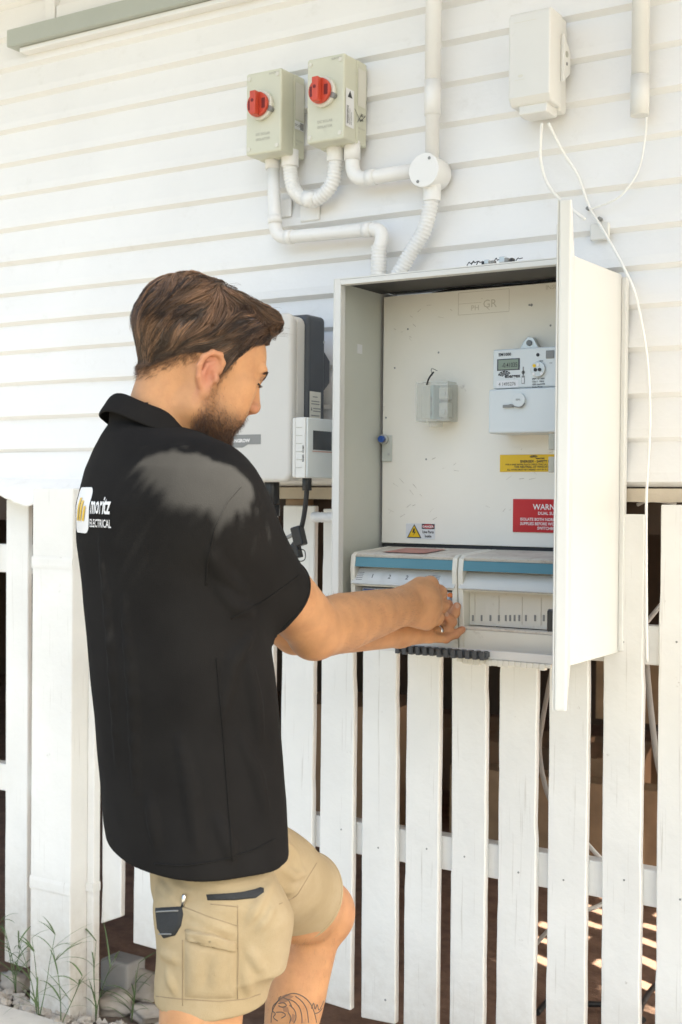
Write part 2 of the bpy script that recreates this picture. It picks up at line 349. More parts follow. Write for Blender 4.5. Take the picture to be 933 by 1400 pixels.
# ------------------------------------------------------------------ corner post and fence
post = thing('timber_post', 'wide white painted post at left, beside the man\'s back', 'post', (-2.43, -.07, 0))
MB().box(-2.503, -2.359, -.12, -.035, .0, 1.40).build('post_shaft', M['picket'], post, .004)
MB().box(-2.3585, -2.335, -.06, -.034, .0, 1.39).build('side_batten', M['picket'], post, .003)
mb = MB(); mb.prism_x([(-.1218, 1.198), (-.1218, 1.214), (-.121, 1.222), (-.121, 1.190)][::-1], -2.5035, -2.3585); mb.build('collar_strip', M['picket'], post)
mb = MB(); mb.prism_x([(-.1222, .348), (-.1222, .368), (-.121, .378), (-.121, .343)][::-1], -2.5035, -2.3585); mb.build('collar_strip', M['picket'], post)
mb = MB(); mb.prism_x([(-.064, .345), (-.064, .368), (-.035, .368), (-.035, .345)][::-1], -2.358, -2.333); mb.build('collar_return', M['picket'], post)
fence = thing('picket_fence', 'white timber picket fence under the wall, dark gaps between its pickets', 'fence', (-1.5, -.02, 0))
def picket(x0, x1, ztop, zbot, y=-.03, tilt=0.0, slant=0.0, th=.018):
    n = 34; vs = []; fs = []
    eL = eR = 0
    for k in range(n):
        s = k/(n-1); z = zbot+(ztop-zbot)*s
        eL = .8*eL+random.gauss(0, .0003); eR = .8*eR+random.gauss(0, .0003)
        if random.random() < .10: eR -= random.uniform(0, .0025)
        if random.random() < .06: eL += random.uniform(0, .0025)
        t_ = tilt*(s-.5)
        zb = z+(slant if k == 0 else 0)
        vs += [(x0+eL+t_, y, z), (x1+eR+t_, y, zb), (x1+eR+t_, y+th, zb), (x0+eL+t_, y+th, z)]
    for k in range(n-1):
        for j in range(4): fs.append((k*4+j, k*4+(j+1)%4, (k+1)*4+(j+1)%4, (k+1)*4+j))
    fs += [(3, 2, 1, 0), tuple((n-1)*4+j for j in range(4))]
    mb = MB(); mb.add(vs, fs); o = mb.build('picket', M['picket'], fence, .0022, 1); return o
PK = [(-3.31,-3.22),(-3.19,-3.10),(-3.07,-2.98),(-2.95,-2.86),(-2.83,-2.745),(-2.692,-2.607),(-2.333,-2.264),(-2.222,-2.14),(-2.11,-2.02),(-1.995,-1.905),(-1.88,-1.787),(-1.764,-1.672),(-1.65,-1.559),(-1.535,-1.444),(-1.42,-1.336),(-1.305,-1.221),(-1.192,-1.103),(-1.076,-.988),(-.956,-.872),(-.84,-.755),(-.725,-.64)]
for i, (a, c) in enumerate(PK):
    zt = {18: 1.353, 19: 1.373, 20: 1.36, 5: 1.369}.get(i, 1.358+random.uniform(-.004, .004))
    zb = {5: .085, 6: .255, 7: .225}.get(i, .192+random.uniform(-.008, .012) if i > 6 else .1)
    picket(a, c, zt, zb, -.032+random.uniform(-.001, .001), random.uniform(-.004, .004), random.uniform(-.006, .004) if i != 6 else .03)
for z0, z1 in ((.553, .628), (1.046, 1.126)): MB().box(-2.33, -.60, -.012, .026, z0, z1).build('rail', M['picket'], fence, .003)
for z0, z1 in ((.553, .628), (1.165, 1.244)): MB().box(-3.4, -2.51, -.012, .026, z0, z1).build('rail', M['picket'], fence, .003)
for a, c in PK[10:]:                                     # nail heads
    mb = MB()
    for zc in (.60, 1.085): mb.disc((a+(c-a)*random.uniform(.3, .7), -.0315, zc+random.uniform(-.02, .02)), (0, -1, 0), .0022, .0016, 8)
    for zc in (.235,): mb.disc((a+(c-a)*random.uniform(.25, .75), -.0315, zc+random.uniform(-.015, .02)), (0, -1, 0), .0028, .0012, 8)
    mb.build('nail', M['greyink'], fence)
side = thing('picket_fence', 'white picket fence closing the right-hand end of the under-floor', 'fence', (XR, 2, 0))
for k in range(34):
    y = .10+k*.145; MB().box(XR-.032, XR-.014, y, y+.09, .16, 1.40).build('picket', M['picket'], side)
for z in (.30, 1.1): MB().box(XR-.0135, XR+.02, .08, 5.0, z, z+.075).build('rail', M['picket'], side)

# ------------------------------------------------------------------ what lies under the floor
def carton(x, y, z, a, b_, h, rot, label):
    o = thing('cardboard_box', label, 'box', (0, 0, 0))
    mb = MB(); c, s = math.cos(rot), math.sin(rot)
    def bx(u0, u1, v0, v1, z0, z1):
        k = len(mb.v); mb.box(u0, u1, v0, v1, z0, z1)
        mb.v[k:] = [(x+c*p[0]-s*p[1], y+s*p[0]+c*p[1], p[2]) for p in mb.v[k:]]
    bx(-a/2, a/2, -b_/2, b_/2, z, z+h-.006); mb.build('carton_body', M['carton'], o)
    mb = MB(); bx(-a/2-.002, -.002, -b_/2-.002, b_/2+.002, z+h-.005, z+h); bx(.002, a/2+.002, -b_/2-.002, b_/2+.002, z+h-.005, z+h+.004); mb.build('flap', M['carton'], o)
    mb = MB(); bx(-.025, .025, -b_/2-.0035, -b_/2-.0025, z+h-.09, z+h-.001); mb.build('tape', M['wood'], o)
carton(*at(822, 1120, 2.35)[:2], 0.012, .36, .34, .37, .25, 'tall brown cardboard box under the floor, behind the right pickets')
carton(*at(728, 1120, 2.6)[:2], .012, .40, .36, .34, -.1, 'brown cardboard box on the dirt, behind the middle pickets')
carton(*at(640, 1120, 3.0)[:2], .012, .5, .36, .30, .15, 'wide brown cardboard box far back under the floor, left of the others')
carton(-2.9, 2.2, .012, .5, .4, .5, .1, 'brown cardboard box behind the man\'s knee under the floor')
tag(MB().box(-2.4, -1.35, 3.4, 3.6, .012, .2).build('timber_pallet', M['wood']), 'raw timber sleeper on the dirt behind the cardboard boxes', 'timber')
for k, (x, y, z, L) in enumerate(((-2.3, 1.9, .35, 1.4), (-1.9, 2.4, .8, 1.6), (-1.2, 2.9, .55, 1.5))):
    tag(MB().box(x, x+L, y, y+.12, z-.3, z).build('timber_beam', M['wood']), ['brown timber beam low under the floor, at left', 'brown timber beam at mid height under the floor', 'brown timber beam farthest back under the floor'][k], 'timber')
def cable(pts, r, material, label, name='cable', seg=10):
    o = MB().tube(smooth_path(pts, 10), r, seg).build(name, material); return tag(o, label, 'cable')
cable([at(757,905,.03), at(742,985,.06), at(738,1030,.06), at(750,1088,.05), at(775,1120,.10)], .0055, M['cablegrey'], 'grey cable bowed behind the fence under the open door', 'grey_cable')
cable([at(884,905,.035), at(889,960,.035), at(899,1040,.035), at(912,1080,.06), at(930,1110,.1)], .0065, M['cablegrey'], 'grey cable hanging behind the rightmost gap in the pickets', 'grey_cable')
cable([at(800,1150,.12), at(820,1172,.10), at(850,1200,.12), at(905,1240,.2)], .005, M['cablewhite'], 'white cable crossing behind the lower rail at right', 'white_cable')
cable([at(725,1300,.2), at(750,1272,.16), at(775,1250,.13), at(815,1240,.14), at(860,1215,.2)], .005, M['cablewhite'], 'white cable rising from the dirt behind the pickets', 'white_cable')
cable([at(885,850,.06), at(905,826,.05), at(930,800,.08)], .005, M['cablewhite'], 'white cable rising beside the upper rail at right', 'white_cable')
cable([at(872,690,.04), at(890,684,.03), at(925,688,.05)], .004, M['cablewhite'], 'thin white cable in the dark slot under the cladding', 'white_cable')
for k, pts in enumerate(([(735,1385),(760,1362),(800,1372),(850,1375),(880,1395)], [(870,1400),(880,1370),(900,1345),(935,1335)])):
    cable([V(atz(px, py, .015)) for px, py in pts], .008, M['dark'], ['black cable lying on the dirt behind the right pickets', 'black cable looped on the dirt at the lower right corner'][k], 'black_cable')

# ------------------------------------------------------------------ isolators
def isolator(x0, zc, label, right):
    x1 = x0+.101; z0, z1 = zc-.096, zc+.096; yf = -.12
    o = thing('isolator_switch', label, 'switch', ((x0+x1)/2, -.02, z0), 'red dial isolators on the wall')
    MB().box(x0, x1, -.066, -.022, z0, z1).build('enclosure', M['isobox'], o, .004, 3)
    MB().box(x0+.0004, x1-.0004, yf, -.0665, z0+.0004, z1-.0004).build('cover', M['isobox'], o, .005, 3)
    cx, cz = x0+.047, zc+.014
    MB().disc((cx, yf+.001, cz), (0, -1, 0), .034, .013, 36).build('dial_base', M['cream'], o, .003)
    d = MB().disc((cx, yf-.0125, cz), (0, -1, 0), .0285, .010, 36).build('dial', M['red'], o, .002)
    mb = MB(); mb.prism([(cx-.0075, cz-.028), (cx+.0075, cz-.028), (cx+.0085, cz+.027), (cx-.0085, cz+.027)], yf-.040, yf-.0225); mb.build('grip', M['red'], d, .003)
    mb = MB()
    for s in (-1, 1): mb.prism([(cx+s*.019-.0045, cz-.012), (cx+s*.019+.0045, cz-.012), (cx+s*.019+.0045, cz+.011), (cx+s*.019-.0045, cz+.011)], yf-.0235, yf-.022)
    mb.disc((cx, yf-.040, cz+.004), (0, -1, 0), .0042, .0006, 14)
    mb.build('recess_shade', mat('recess_shade_red', (.16, .012, .008), .5), d)  # raised dark red patches; the recess shade is put into the colour
    MB().disc((cx+.029, yf-.0005, cz-.012), (0, -1, 0), .0065, .0125, 16).build('lock_hole', M['greyink'], o)
    for sx_ in (.010, .090):
        for sz in (-.082, .082): MB().disc((x0+sx_, yf+.0005, zc+sz), (0, -1, 0), .0052, .0025, 16).build('screw', M['cream'], o, .0008)
    l = Lettering((x0, yf, zc-.096)); l.text('DC SOLAR', .050, .043, .0085, .01, 'CENTER').text('ISOLATOR', .050, .031, .0085, .01, 'CENTER').text('SUNTREE', .080, .180, .0065, .02, 'CENTER'); l.build(M['paleink'], o)
    # right-hand side: pale panel and stickers
    S = Lettering((x1, -.118, z0), (0,1,0), (0,0,1), .0012)
    S.rect(.055, .088, .034, .085); S.build(M['cream'], o, 'side_plate')
    if right:
        S = Lettering((x1, -.118, z0), (0,1,0), (0,0,1), .0012); S.rect(.003, .030, .034, .085); S.build(M['label'], o, 'sticker')
        S = Lettering((x1, -.118, z0), (0,1,0), (0,0,1), .0018)
        S.poly([(.010,.096),(.030,.096),(.020,.112)]); S.mb.add(*[[], []]); S.build(M['ink'], o, 'warning_mark')
        S = Lettering(V((x1, -.118, z0))+Vector((0,.0075,.036)), (0,0,1), (0,-1,0), .0018)
        S.text('WARNING', .0, -.006, .0085, .03); S.text('MULTIPLE SUPPLIES', 0, -.0135, .0042, .02); S.text('ISOLATE BOTH', 0, -.020, .0042, .02); S.build(M['ink'], o)
        S = Lettering((x1, -.118, z0), (0,1,0), (0,0,1), .0018)
        for ln in (((.040,.078),(.066,.055)), ((.066,.055),(.088,.074)), ((.052,.050),(.070,.072))):
            (a, b_), (c, d_) = ln; S.poly([(a,b_),(a+.0,b_-.0022),(c,d_-.0022),(c,d_)])
        S.build(M['ink'], o, 'symbol')
        S = Lettering((x1, -.118, z0), (0,1,0), (0,0,1), .0018); S.text('20', .067, .066, .010, .02).text('600V', .064, .056, .007, .02); S.build(M['ink'], o)
    else:
        S = Lettering((x1, -.118, z0), (0,1,0), (0,0,1), .0014); S.rect(.052, .064, .038, .020); S.build(M['label'], o, 'sticker')
        S = Lettering((x1, -.118, z0), (0,1,0), (0,0,1), .0020); S.text('DC 02', .053, .071, .008, .03); S.rect(.074, .066, .014, .016); S.build(M['greyink'], o)
    S = Lettering((x1, -.118, z0), (0,1,0), (0,0,1), .0014); S.text('IP66 NEMA', .058, .036, .006).text('4x', .058, .027, .006); S.build(M['paleink'], o)
    return o
isolator(-1.8165, 2.277, 'beige isolator box with red dial, left of the pair and lower', False)
isolator(-1.645, 2.281, 'beige isolator box with red dial and warning sticker on its side, right of the pair', True)

# ------------------------------------------------------------------ conduits
YC = -.055; rc = .0155
o = thing('conduit', 'white conduit dropping from the left isolator, bent along to the cabinet top', 'conduit', (-1.78, YC, 2.1))
a = [V(at(373, 212, YC)), V(at(377, 326, YC)), V(at(527, 312, YC)), V(at(518, 372, YC))]
MB().tube(bend([a[0], a[1], a[2], (a[3].x, YC, a[3].z+.05)], .035), rc, 16).build('rigid_pipe', M['pvc'], o)
p = (a[1]+(a[2]-a[1]).normalized()*.05); MB().tube([a[1]+(a[2]-a[1]).normalized()*.032, p], rc+.0018, 16).build('elbow_collar', M['pvc'], o)
e = a[1]+(a[0]-a[1]).normalized()*.035; MB().tube([e, e+(a[0]-a[1]).normalized()*.02], rc+.0018, 16).build('elbow_collar', M['pvc'], o)
e = a[2]+(a[1]-a[2]).normalized()*.035; MB().tube([e, e+(a[1]-a[2]).normalized()*.022], rc+.0018, 16).build('elbow_collar', M['pvc'], o)
MB().tube([a[0]+Vector((0,0,-.034)), a[0]], rc+.002, 16).build('collar', M['pvc'], o)
mb = MB(); corrugated(mb, [(a[3].x, YC, a[3].z+.058), (a[3].x, YC, 1.843)], rc+.0025); mb.build('corrugated_sleeve', M['pvc'], o)
o = thing('conduit', 'white corrugated conduit looped between the two isolators', 'conduit', (-1.7, YC, 2.1))
a = [V(at(397, 208, YC)), V(at(397, 232, YC)), V(at(404, 262, YC)), V(at(428, 274, YC)), V(at(452, 255, YC)), V(at(459, 225, YC)), V(at(459, 200, YC))]
mb = MB(); corrugated(mb, a, .0172); mb.build('corrugated_pipe', M['pvc'], o)
MB().tube([a[0]+Vector((0,0,.004)), a[0]+Vector((0,0,-.034))], .0205, 18).build('collar', M['pvc'], o, .001)
MB().tube([a[-1]+Vector((0,0,.004)), a[-1]+Vector((0,0,-.036))], .0205, 18).build('collar', M['pvc'], o, .001)
mb = MB(); mb.tube([V(at(417,271,YC)), V(at(432,274,YC))], .0188, 16); mb.build('joiner', M['pvc'], o)
o = thing('conduit', 'white rigid conduit from the right isolator to the round junction box', 'conduit', (-1.5, YC, 2.1))
a = [V(at(482, 194, YC)), V(at(482, 247, YC)), V(at(590, 236, YC))]; a[1].z = min(a[1].z, 2.106); a[2].z = a[1].z+.004
MB().tube(bend(a, .04), rc+.001, 16).build('rigid_pipe', M['pvc'], o)
MB().tube([a[0]+Vector((0,0,-.042)), a[0]], rc+.0035, 16).build('collar', M['pvc'], o)
u = (a[2]-a[1]).normalized(); MB().tube([a[1]+u*.04, a[1]+u*.062], rc+.003, 16).build('elbow_collar', M['pvc'], o)
o = thing('conduit', 'tall white conduit rising from the round junction box to the roof', 'conduit', (-1.364, YC, 2.12))
x = float(at(592, 120, YC)[0])
MB().tube([(x, YC, 2.12), (x, YC, 3.08)], rc, 16).build('rigid_pipe', M['pvc'], o)
MB().tube([(x, YC, 2.225), (x, YC, 2.30)], rc+.0028, 16).build('coupling', M['pvc'], o)
MB().tube([(x, YC, 2.30), (x, YC, 3.07)], rc+.0022, 16).build('outer_sleeve', M['pvc'], o)
jb = thing('junction_box', 'round white junction box where three conduits meet', 'junction box', (x, YC, 2.1))
zc = float(at(592, 236, YC)[2])
MB().disc((x-.004, -.022, zc), (0,-1,0), .036, .058, 32).build('body', M['pvc'], jb, .003)
MB().disc((x-.004, -.0805, zc), (0,-1,0), .0375, .006, 32).build('lid', M['pvc'], jb, .002)
for s in (-1, 1): MB().disc((x-.004+s*.014, -.0865, zc+s*.024), (0,-1,0), .0035, .001, 12).build('screw', M['greyink'], jb)
o = thing('conduit', 'white corrugated conduit slanting from the junction box into the cabinet top', 'conduit', (x, YC, 2.0))
a = [V(at(591, 258, YC)), V(at(588, 285, YC)), V(at(580, 315, YC)), V(at(562, 345, YC)), V(at(549, 368, YC)), V(at(540, 384, YC)), V(at(534, 402, YC))]
mb = MB(); corrugated(mb, a, .0172); mb.build('corrugated_pipe', M['pvc'], o)
MB().tube([a[0]+Vector((0,0,.01)), a[0]+Vector((0,0,-.028))], .0195, 18).build('collar', M['pvc'], o, .001)
# saddle plates on the boards below the isolators
for (px, py, wd, hh) in ((388, 285, .05, .045), (425, 291, .055, .04)):
    c = at(px, py, -.02); o = MB().box(c[0]-wd/2, c[0]+wd/2, -.026, -.0195, c[2]-hh/2, c[2]+hh/2).build('saddle_plate', M['pvc'], None, .006, 3)
    tag(o, 'small white plate on the boards, ' + ('beside the left conduit drop' if px == 388 else 'under the corrugated loop'), 'plate')
# service box top right
o = thing('service_box', 'cream service box with hinged cover, high on the wall at right', 'electrical box', (-1.1, -.02, 2.19))
x0, x1, z0, z1, yf = -1.144, -1.051, 2.195, 2.386, -.12
MB().box(x0-.004, x1-.004, -.055, -.021, z0-.006, z1).build('base', M['cab'], o, .006, 3)
mb = MB(); mb.prism_x([(yf+.012, z0), (yf, z0+.015), (yf, z1-.006), (yf+.006, z1), (-.057, z1), (-.057, z0)][::-1], x0, x1); mb.build('cover', M['cab'], o, .005, 3)
mb = MB(); mb.add(*(lambda pr: ([(x1+.0002, y, z) for y, z in pr]+[(x1+.008, y, z) for y, z in pr], [(0,1,2,3)[::-1], (4,5,6,7), (0,1,5,4), (1,2,6,5), (2,3,7,6), (3,0,4,7)]))([(-.066, 2.245), (-.030, 2.27), (-.030, 2.315), (-.066, 2.345)])); mb.build('lug', M['cab'], o, .002)
MB().disc((x1+.004, -.052, 2.305), (1,0,0), .0065, .0055, 16).build('screw', M['paleink'], o, .001)
MB().disc((x1+.004, -.052, 2.285), (1,0,0), .0035, .0055, 12).build('screw', M['greyink'], o)
MB().box(x0+.018, x1-.012, -.105, -.05, z0-.018, z0+.004).build('cable_shroud', M['cab'], o, .003)
mb = MB(); 
for za in (z1-.075, z0+.01): mb.tube([(x0-.002, -.10, za), (x0-.002, -.10, za+.045)], .003, 8)
mb.build('hinge', M['cab'], o)
L_ = Lettering((x0, yf, z0)); L_.rect(.012, .168, .05, .0012).rect(.015, .05, .024, .001); L_.ell(.028, .058, .006, .003); L_.build(M['cream'], o, 'moulding')
cable([at(741,168,-.08), at(739,215,-.06), at(748,250,-.05), at(768,275,-.05), at(800,300,-.05)], .0034, M['cablewhite'], 'white cable leaving the service box, left of the two', 'white_cable')
cable([at(750,168,-.08), at(770,208,-.05), at(790,240,-.035), at(806,283,-.03), at(822,310,-.04), at(850,360,-.05), at(868,400,-.05), at(879,450,-.045), at(886,500,-.045), at(889,570,-.045), at(886,640,-.045), at(884,690,-.05), at(884,800,-.048), at(885,905,-.045)], .0028, M['cablewhite'], 'long white cable from the service box down beside the cabinet', 'white_cable')
cable([at(884,160,-.055), at(882,190,-.04), at(872,235,-.032), at(845,270,-.032), at(806,286,-.032)], .0022, M['cablewhite'], 'thin white cable curving from the downpipe end to the clip', 'white_cable')
o = thing('conduit', 'square-edged white duct with a sleeve end, at the upper right', 'conduit', (-.885, -.04, 2.16))
MB().tube([(-.886, -.050, 2.19), (-.886, -.050, 3.08)], .0175, 18).build('duct', M['cab'], o)
MB().tube([(-.886, -.050, 2.155), (-.886, -.050, 2.235)], .0186, 18).build('end_sleeve', M['cab'], o)
for px, py in ((806, 286), (822, 300)):
    c = at(px, py, -.02); mb = MB().disc((c[0], -.019, c[2]), (0,-1,0), .004, .012, 10)
    tag(mb.build('cable_clip', M['greyink']), 'small dark cable clip on the boards above the cabinet, ' + ('upper one' if py == 286 else 'lower one'), 'clip')
c = at(823, 310, -.02); tag(MB().box(c[0]-.024, c[0]+.018, -.026, -.0185, c[2]-.028, c[2]+.008).build('cover_plate', M['cab'], None, .005, 3), 'white plate over the cables, above the cabinet\'s right end', 'plate')

# ------------------------------------------------------------------ meter cabinet
x0, x1, yb, yf, z0, z1 = -1.457, -.924, -.034, -.295, 1.070, 1.838
cab = thing('meter_cabinet', 'tall cream steel meter cabinet on the wall, its door swung wide open', 'cabinet', (-1.2, -.035, 1.07))
mb = MB(); mb.box(x0, x0+.0025, yf, yb, z0, z1); mb.build('left_side', M['cab'], cab, .001)
MB().box(x0+.0026, x0+.0045, yf+.0195, -.105, z0+.004, z1-.004).build('inner_lining', M['cabin'], cab)
MB().box(x1-.0025, x1, yf, yb, z0, z1).build('right_side', M['cab'], cab, .001)
mb = MB(); mb.prism_x([(yf, z1-.0025), (yf, z1), (yb, z1+.004), (yb, z1+.001)][::-1], x0+.0026, x1-.0026); mb.build('top', M['cab'], cab)
MB().box(x0+.005, x1-.003, yf+.02, -.106, z1-.006, z1-.0035).build('inner_lining', M['dark'], cab)  # ceiling sheet coloured black, putting the slot's shade into its colour
MB().box(x0+.0026, x1-.0026, yf+.02, yb, z0, z0+.0025).build('bottom', M['cab'], cab)
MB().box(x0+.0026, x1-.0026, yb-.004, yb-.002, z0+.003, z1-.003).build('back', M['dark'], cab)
mb = MB(); mb.box(x0+.0026, x0+.018, yf, yf+.0024, z0+.0026, z1-.0026); mb.box(x1-.018, x1-.0026, yf, yf+.0024, z0+.0026, z1-.0026)
mb.box(x0+.0182, x1-.0182, yf+.0002, yf+.0026, z1-.0135, z1-.003); mb.box(x0+.0182, x1-.0182, yf+.0002, yf+.0026, z0+.0003, z0+.017)
mb.build('front_lip', M['cab'], cab, .0008)
mb = MB(); mb.box(x0+.016, x0+.018, yf+.0026, yf+.019, z0+.003, z1-.014); mb.box(x1-.018, x1-.016, yf+.0026, yf+.019, z0+.003, z1-.014); mb.box(x0+.0182, x1-.0182, yf+.0028, yf+.019, z1-.0135, z1-.0115); mb.build('lip_return', M['cab'], cab)
MB().box(x1+.0002, x1+.010, yb-.006, yb+.012, z0+.003, z1-.002).build('wall_flange', M['cab'], cab, .002)
pan = MB().box(-1.446, x1-.004, -.105, -.101, 1.283, 1.8255).build('mounting_panel', M['panel'], cab, .0012)
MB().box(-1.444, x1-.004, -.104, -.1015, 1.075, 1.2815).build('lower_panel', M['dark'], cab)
# scratches, marks and holes of the panel
mb = MB(); L = Lettering((0,-.105,0), lift=.0003)
for px, py in ((528,571),(558,450),(600,482),(724,417),(753,445),(583,628),(688,480),(540,503)):
    c = at(px, py, -.105); L.ell(c[0], c[2], .0022, .0022, 10)
for px, py in ((727,417),):
    c = at(px, py, -.105); L.ell(c[0], c[2], .003, .003, 10)
L.build(M['greyink'], pan, 'screw_hole')
L = Lettering((0,-.105,0), lift=.0003)
for k in range(46):
    px, py = random.choice([(558,650),(575,665),(600,628),(625,630),(555,452),(580,420),(655,415),(720,610),(700,640),(610,420),(545,690),(560,705),(640,650),(690,700),(735,660),(715,750)])
    c = at(px+random.gauss(0,14), py+random.gauss(0,9), -.105); a = random.uniform(-.9, .9); l = random.uniform(.003, .016); wd = random.uniform(.0003, .001)
    if 1.29 < c[2] < 1.82 and -1.44 < c[0] < -.97:
        dx, dz = l*math.cos(a), l*math.sin(a); L.poly([(c[0], c[2]), (c[0]+dx, c[2]+dz), (c[0]+dx, c[2]+dz+wd), (c[0], c[2]+wd*1.4)])
L.build(mat('scuff', (.45, .40, .32), .7, .2, 20), pan, 'scuff_mark')
L = Lettering((0,-.105,0), lift=.0003)
a = at(627,401,-.105); b_ = at(696,426,-.105)
for (u0, v0, w_, h_) in ((a[0], b_[2], b_[0]-a[0], .001), (a[0], a[2], b_[0]-a[0], .001), (a[0], b_[2], .001, a[2]-b_[2]), (b_[0], b_[2], .001, a[2]-b_[2]), (a[0], (a[2]+b_[2])/2, .055, .0008)): L.rect(u0, v0, w_, h_)
L.text('PH', a[0]+.03, b_[2]+.008, .016, 0, 'LEFT').text('GR', a[0]+.058, b_[2]+.012, .024).text('INSU', -1.062, a[2]-.008, .013)
L.build(mat('faint_stamp', (.60, .555, .46), .6), pan, 'stamp')
MB().box(x0+.0045, x0+.0052, -.205, -.185, 1.692, 1.712).build('patch', M['label'], cab)
# latch bracket of the panel
lat = MB().box(-1.4455, -1.420, -.109, -.1055, 1.462, 1.520).build('panel_latch', M['cabin'], cab, .002)
MB().disc((-1.437, -.109, 1.511), (0,-1,0), .0105, .012, 20).build('latch_boss', M['metal'], lat, .001)
k_ = MB().disc((-1.437, -.1215, 1.511), (0,-1,0), .0075, .008, 16).build('latch_key', M['blue'], lat, .001)
MB().disc((-1.4275, -.1092, 1.478), (0,-1,0), .0028, .001, 10).build('screw', M['metal'], lat)
# cables in the dark slot above the panel
for k, (za, ya) in enumerate(((1.829, -.092), (1.821, -.085), (1.832, -.075))):
    tag(MB().tube(smooth_path([(-1.42, ya, za-.02), (-1.3, ya, za+random.uniform(-.004,.002)), (-1.15, ya, za-.003), (-.96, ya, za)], 6), .005, 8).build('black_cable', M['dark']), 'black cable in the slot above the mounting panel, '+('frontmost of three', 'middle of three', 'rearmost of three')[k], 'cable', 'cables above the mounting panel')
# insect and wiring scraps lying on the cabinet's top edge
sc_ = thing('wire_scraps', 'small black and grey wire scraps on top of the cabinet', 'scraps', (-1.13, -.2, 1.84))
for k, (px, hh, wd) in enumerate(((643, .004, 0), (649, .005, 0), (656, .004, 0), (662, .003, .003), (667, .005, .005), (675, .003, .004), (680, .006, 0), (688, .008, .006), (694, .005, .0045), (701, .004, .003), (710, .003, 0))):
    c = V(at(px, 353, -.272)); c.z = 1.8415+.003
    if wd: MB().box(c.x-wd, c.x+wd, c.y-.006, c.y+.006, c.z-.003, c.z+hh*1.1).build('scrap', (M['dark'], M['metal'], M['greyink'])[k % 3], sc_, .0012)
    else: MB().tube(smooth_path([c+Vector((-.007,0,random.uniform(-.002,.002))), c+Vector((-.003,.002,hh*1.4)), c+Vector((.002,-.003,hh*.5)), c+Vector((.007,.001,hh*1.1))], 4), .0009, 6).build('scrap', M['dark'], sc_)


# door: hinged on the cabinet's front right edge, swung past square
hx, hy = -.944, -.299; ex, ey = -.762, -.762
u = Vector((ex-hx, ey-hy, 0)); dl = u.length; u.normalize(); n_ = Vector((u.y, -u.x, 0))       # n_ towards the cabinet's inside (left of the door)
if n_.x > 0: n_ = -n_
n_door = n_.copy(); th = .021
def dbox(mb, a0, a1, t0, t1, za, zb):
    k = len(mb.v); mb.box(a0, a1, t0, t1, za, zb); org = Vector((hx, hy, 0))
    mb.v[k:] = [tuple(org+u*p[0]-n_*p[1]+Vector((0,0,p[2]))) for p in mb.v[k:]]
    if u.cross(-n_).z < 0: mb.f[-6:] = [f[::-1] for f in mb.f[-6:]]
    return mb
D = dbox(MB(), .0, dl, 0, .0016, 1.064, 1.830).build('door', M['cab'], cab)         # inside skin
mb = MB(); dbox(mb, 0, dl, .0017, th, 1.0625, 1.8315); mb.build('door_skin', M['cab'], D, .0035, 3)
mb = MB(); dbox(mb, .03, dl-.03, -.0018, -.0002, 1.09, 1.80); mb.build('door_lining', M['cab'], D)
mb = MB()
for zc in (1.47, 1.435): dbox(mb, dl-.06, dl-.045, -.011, -.002, zc-.012, zc+.012)
mb.build('latch_plate', M['paleink'], D, .001)
mb = MB(); dbox(mb, dl-.20, dl-.17, -.014, -.002, 1.165, 1.20); mb.build('lock_cam', M['black'], D, .002)
for zc in (1.20, 1.70): MB().tube([(hx, hy, zc-.03), (hx, hy, zc+.03)], .0055, 10).build('hinge', M['cab'], D)

# ------------------------------------------------------------------ electricity meter
my = -.190
met = thing('electricity_meter', 'pale grey electricity meter with a small display, upper right on the panel', 'meter', (-1.07, -.106, 1.514))
X0, X1 = -1.146, -.985
MB().box(X0+.004, X1-.004, my+.006, -.1055, 1.605, 1.685).build('meter_case', M['meter'], met, .004, 3)
MB().box(X0, X1, my-.004, -.1055, 1.514, 1.6035).build('terminal_cover', M['meter'], met, .004, 3)
mb = MB(); mb.prism([(-1.112, 1.688), (-1.066, 1.688), (-1.080, 1.713), (-1.092, 1.715), (-1.1, 1.707)], -.125, -.108); mb.build('hanging_tab', M['metal'], met, .001)
MB().disc((-1.088, -.1255, 1.702), (0,-1,0), .006, .002, 14).build('tab_screw', M['greyink'], met)
mf = my+.006
L = Lettering((0, mf, 0)); L.rect(-1.132, 1.6415, .050, .0235); L.build(M['grey'], met, 'display_bezel')
L = Lettering((0, mf, 0), lift=.0012); L.rect(-1.129, 1.6435, .044, .0195); dsp = L.build(M['lcd'], met, 'display')
L = Lettering((0, mf, 0), lift=.0018); L.text('-0.41035', -1.121, 1.6475, .0135, .004, 'LEFT', .72); L.build(M['ink'], dsp)
L = Lettering((0, mf, 0)); L.text('EM1000', -1.129, 1.671, .0085, .03).text('energex', -1.115, 1.6265, .0105, .03).text('reset', -1.040, 1.656, .004, .02).text('test', -1.018, 1.651, .004)
for k, s in enumerate(('240V 10-100A', 'Class 1  50Hz', '1000 imp/kWh', 'Single Phase')): L.text(s, -1.055, 1.6205-.0055*k, .0046, .02)
L.fan(-1.115, 1.628, .0165, .0135); L.build(M['ink'], met)
L = Lettering((0, mf, 0)); L.rect(-1.133, 1.6065, .048, .0150); L.build(M['label'], met, 'serial_label')
L = Lettering((0, mf, 0), lift=.0014); L.text('4 1495276', -1.128, 1.6105, .0105, .006, 'LEFT', .85); L.build(M['greyink'], met)
L = Lettering((0, mf, 0)); L.rect(-1.0775, 1.613, .0065, .016).rect(-1.0755, 1.6292, .0025, .018).ell(-1.0743, 1.636, .0038, .0035); L.build(M['greyink'], met, 'plunger_symbol')
L = Lettering((0, mf, 0), lift=.0012); L.rect(-1.0763, 1.6145, .004, .011); L.build(M['label'], met, 'plunger_label')
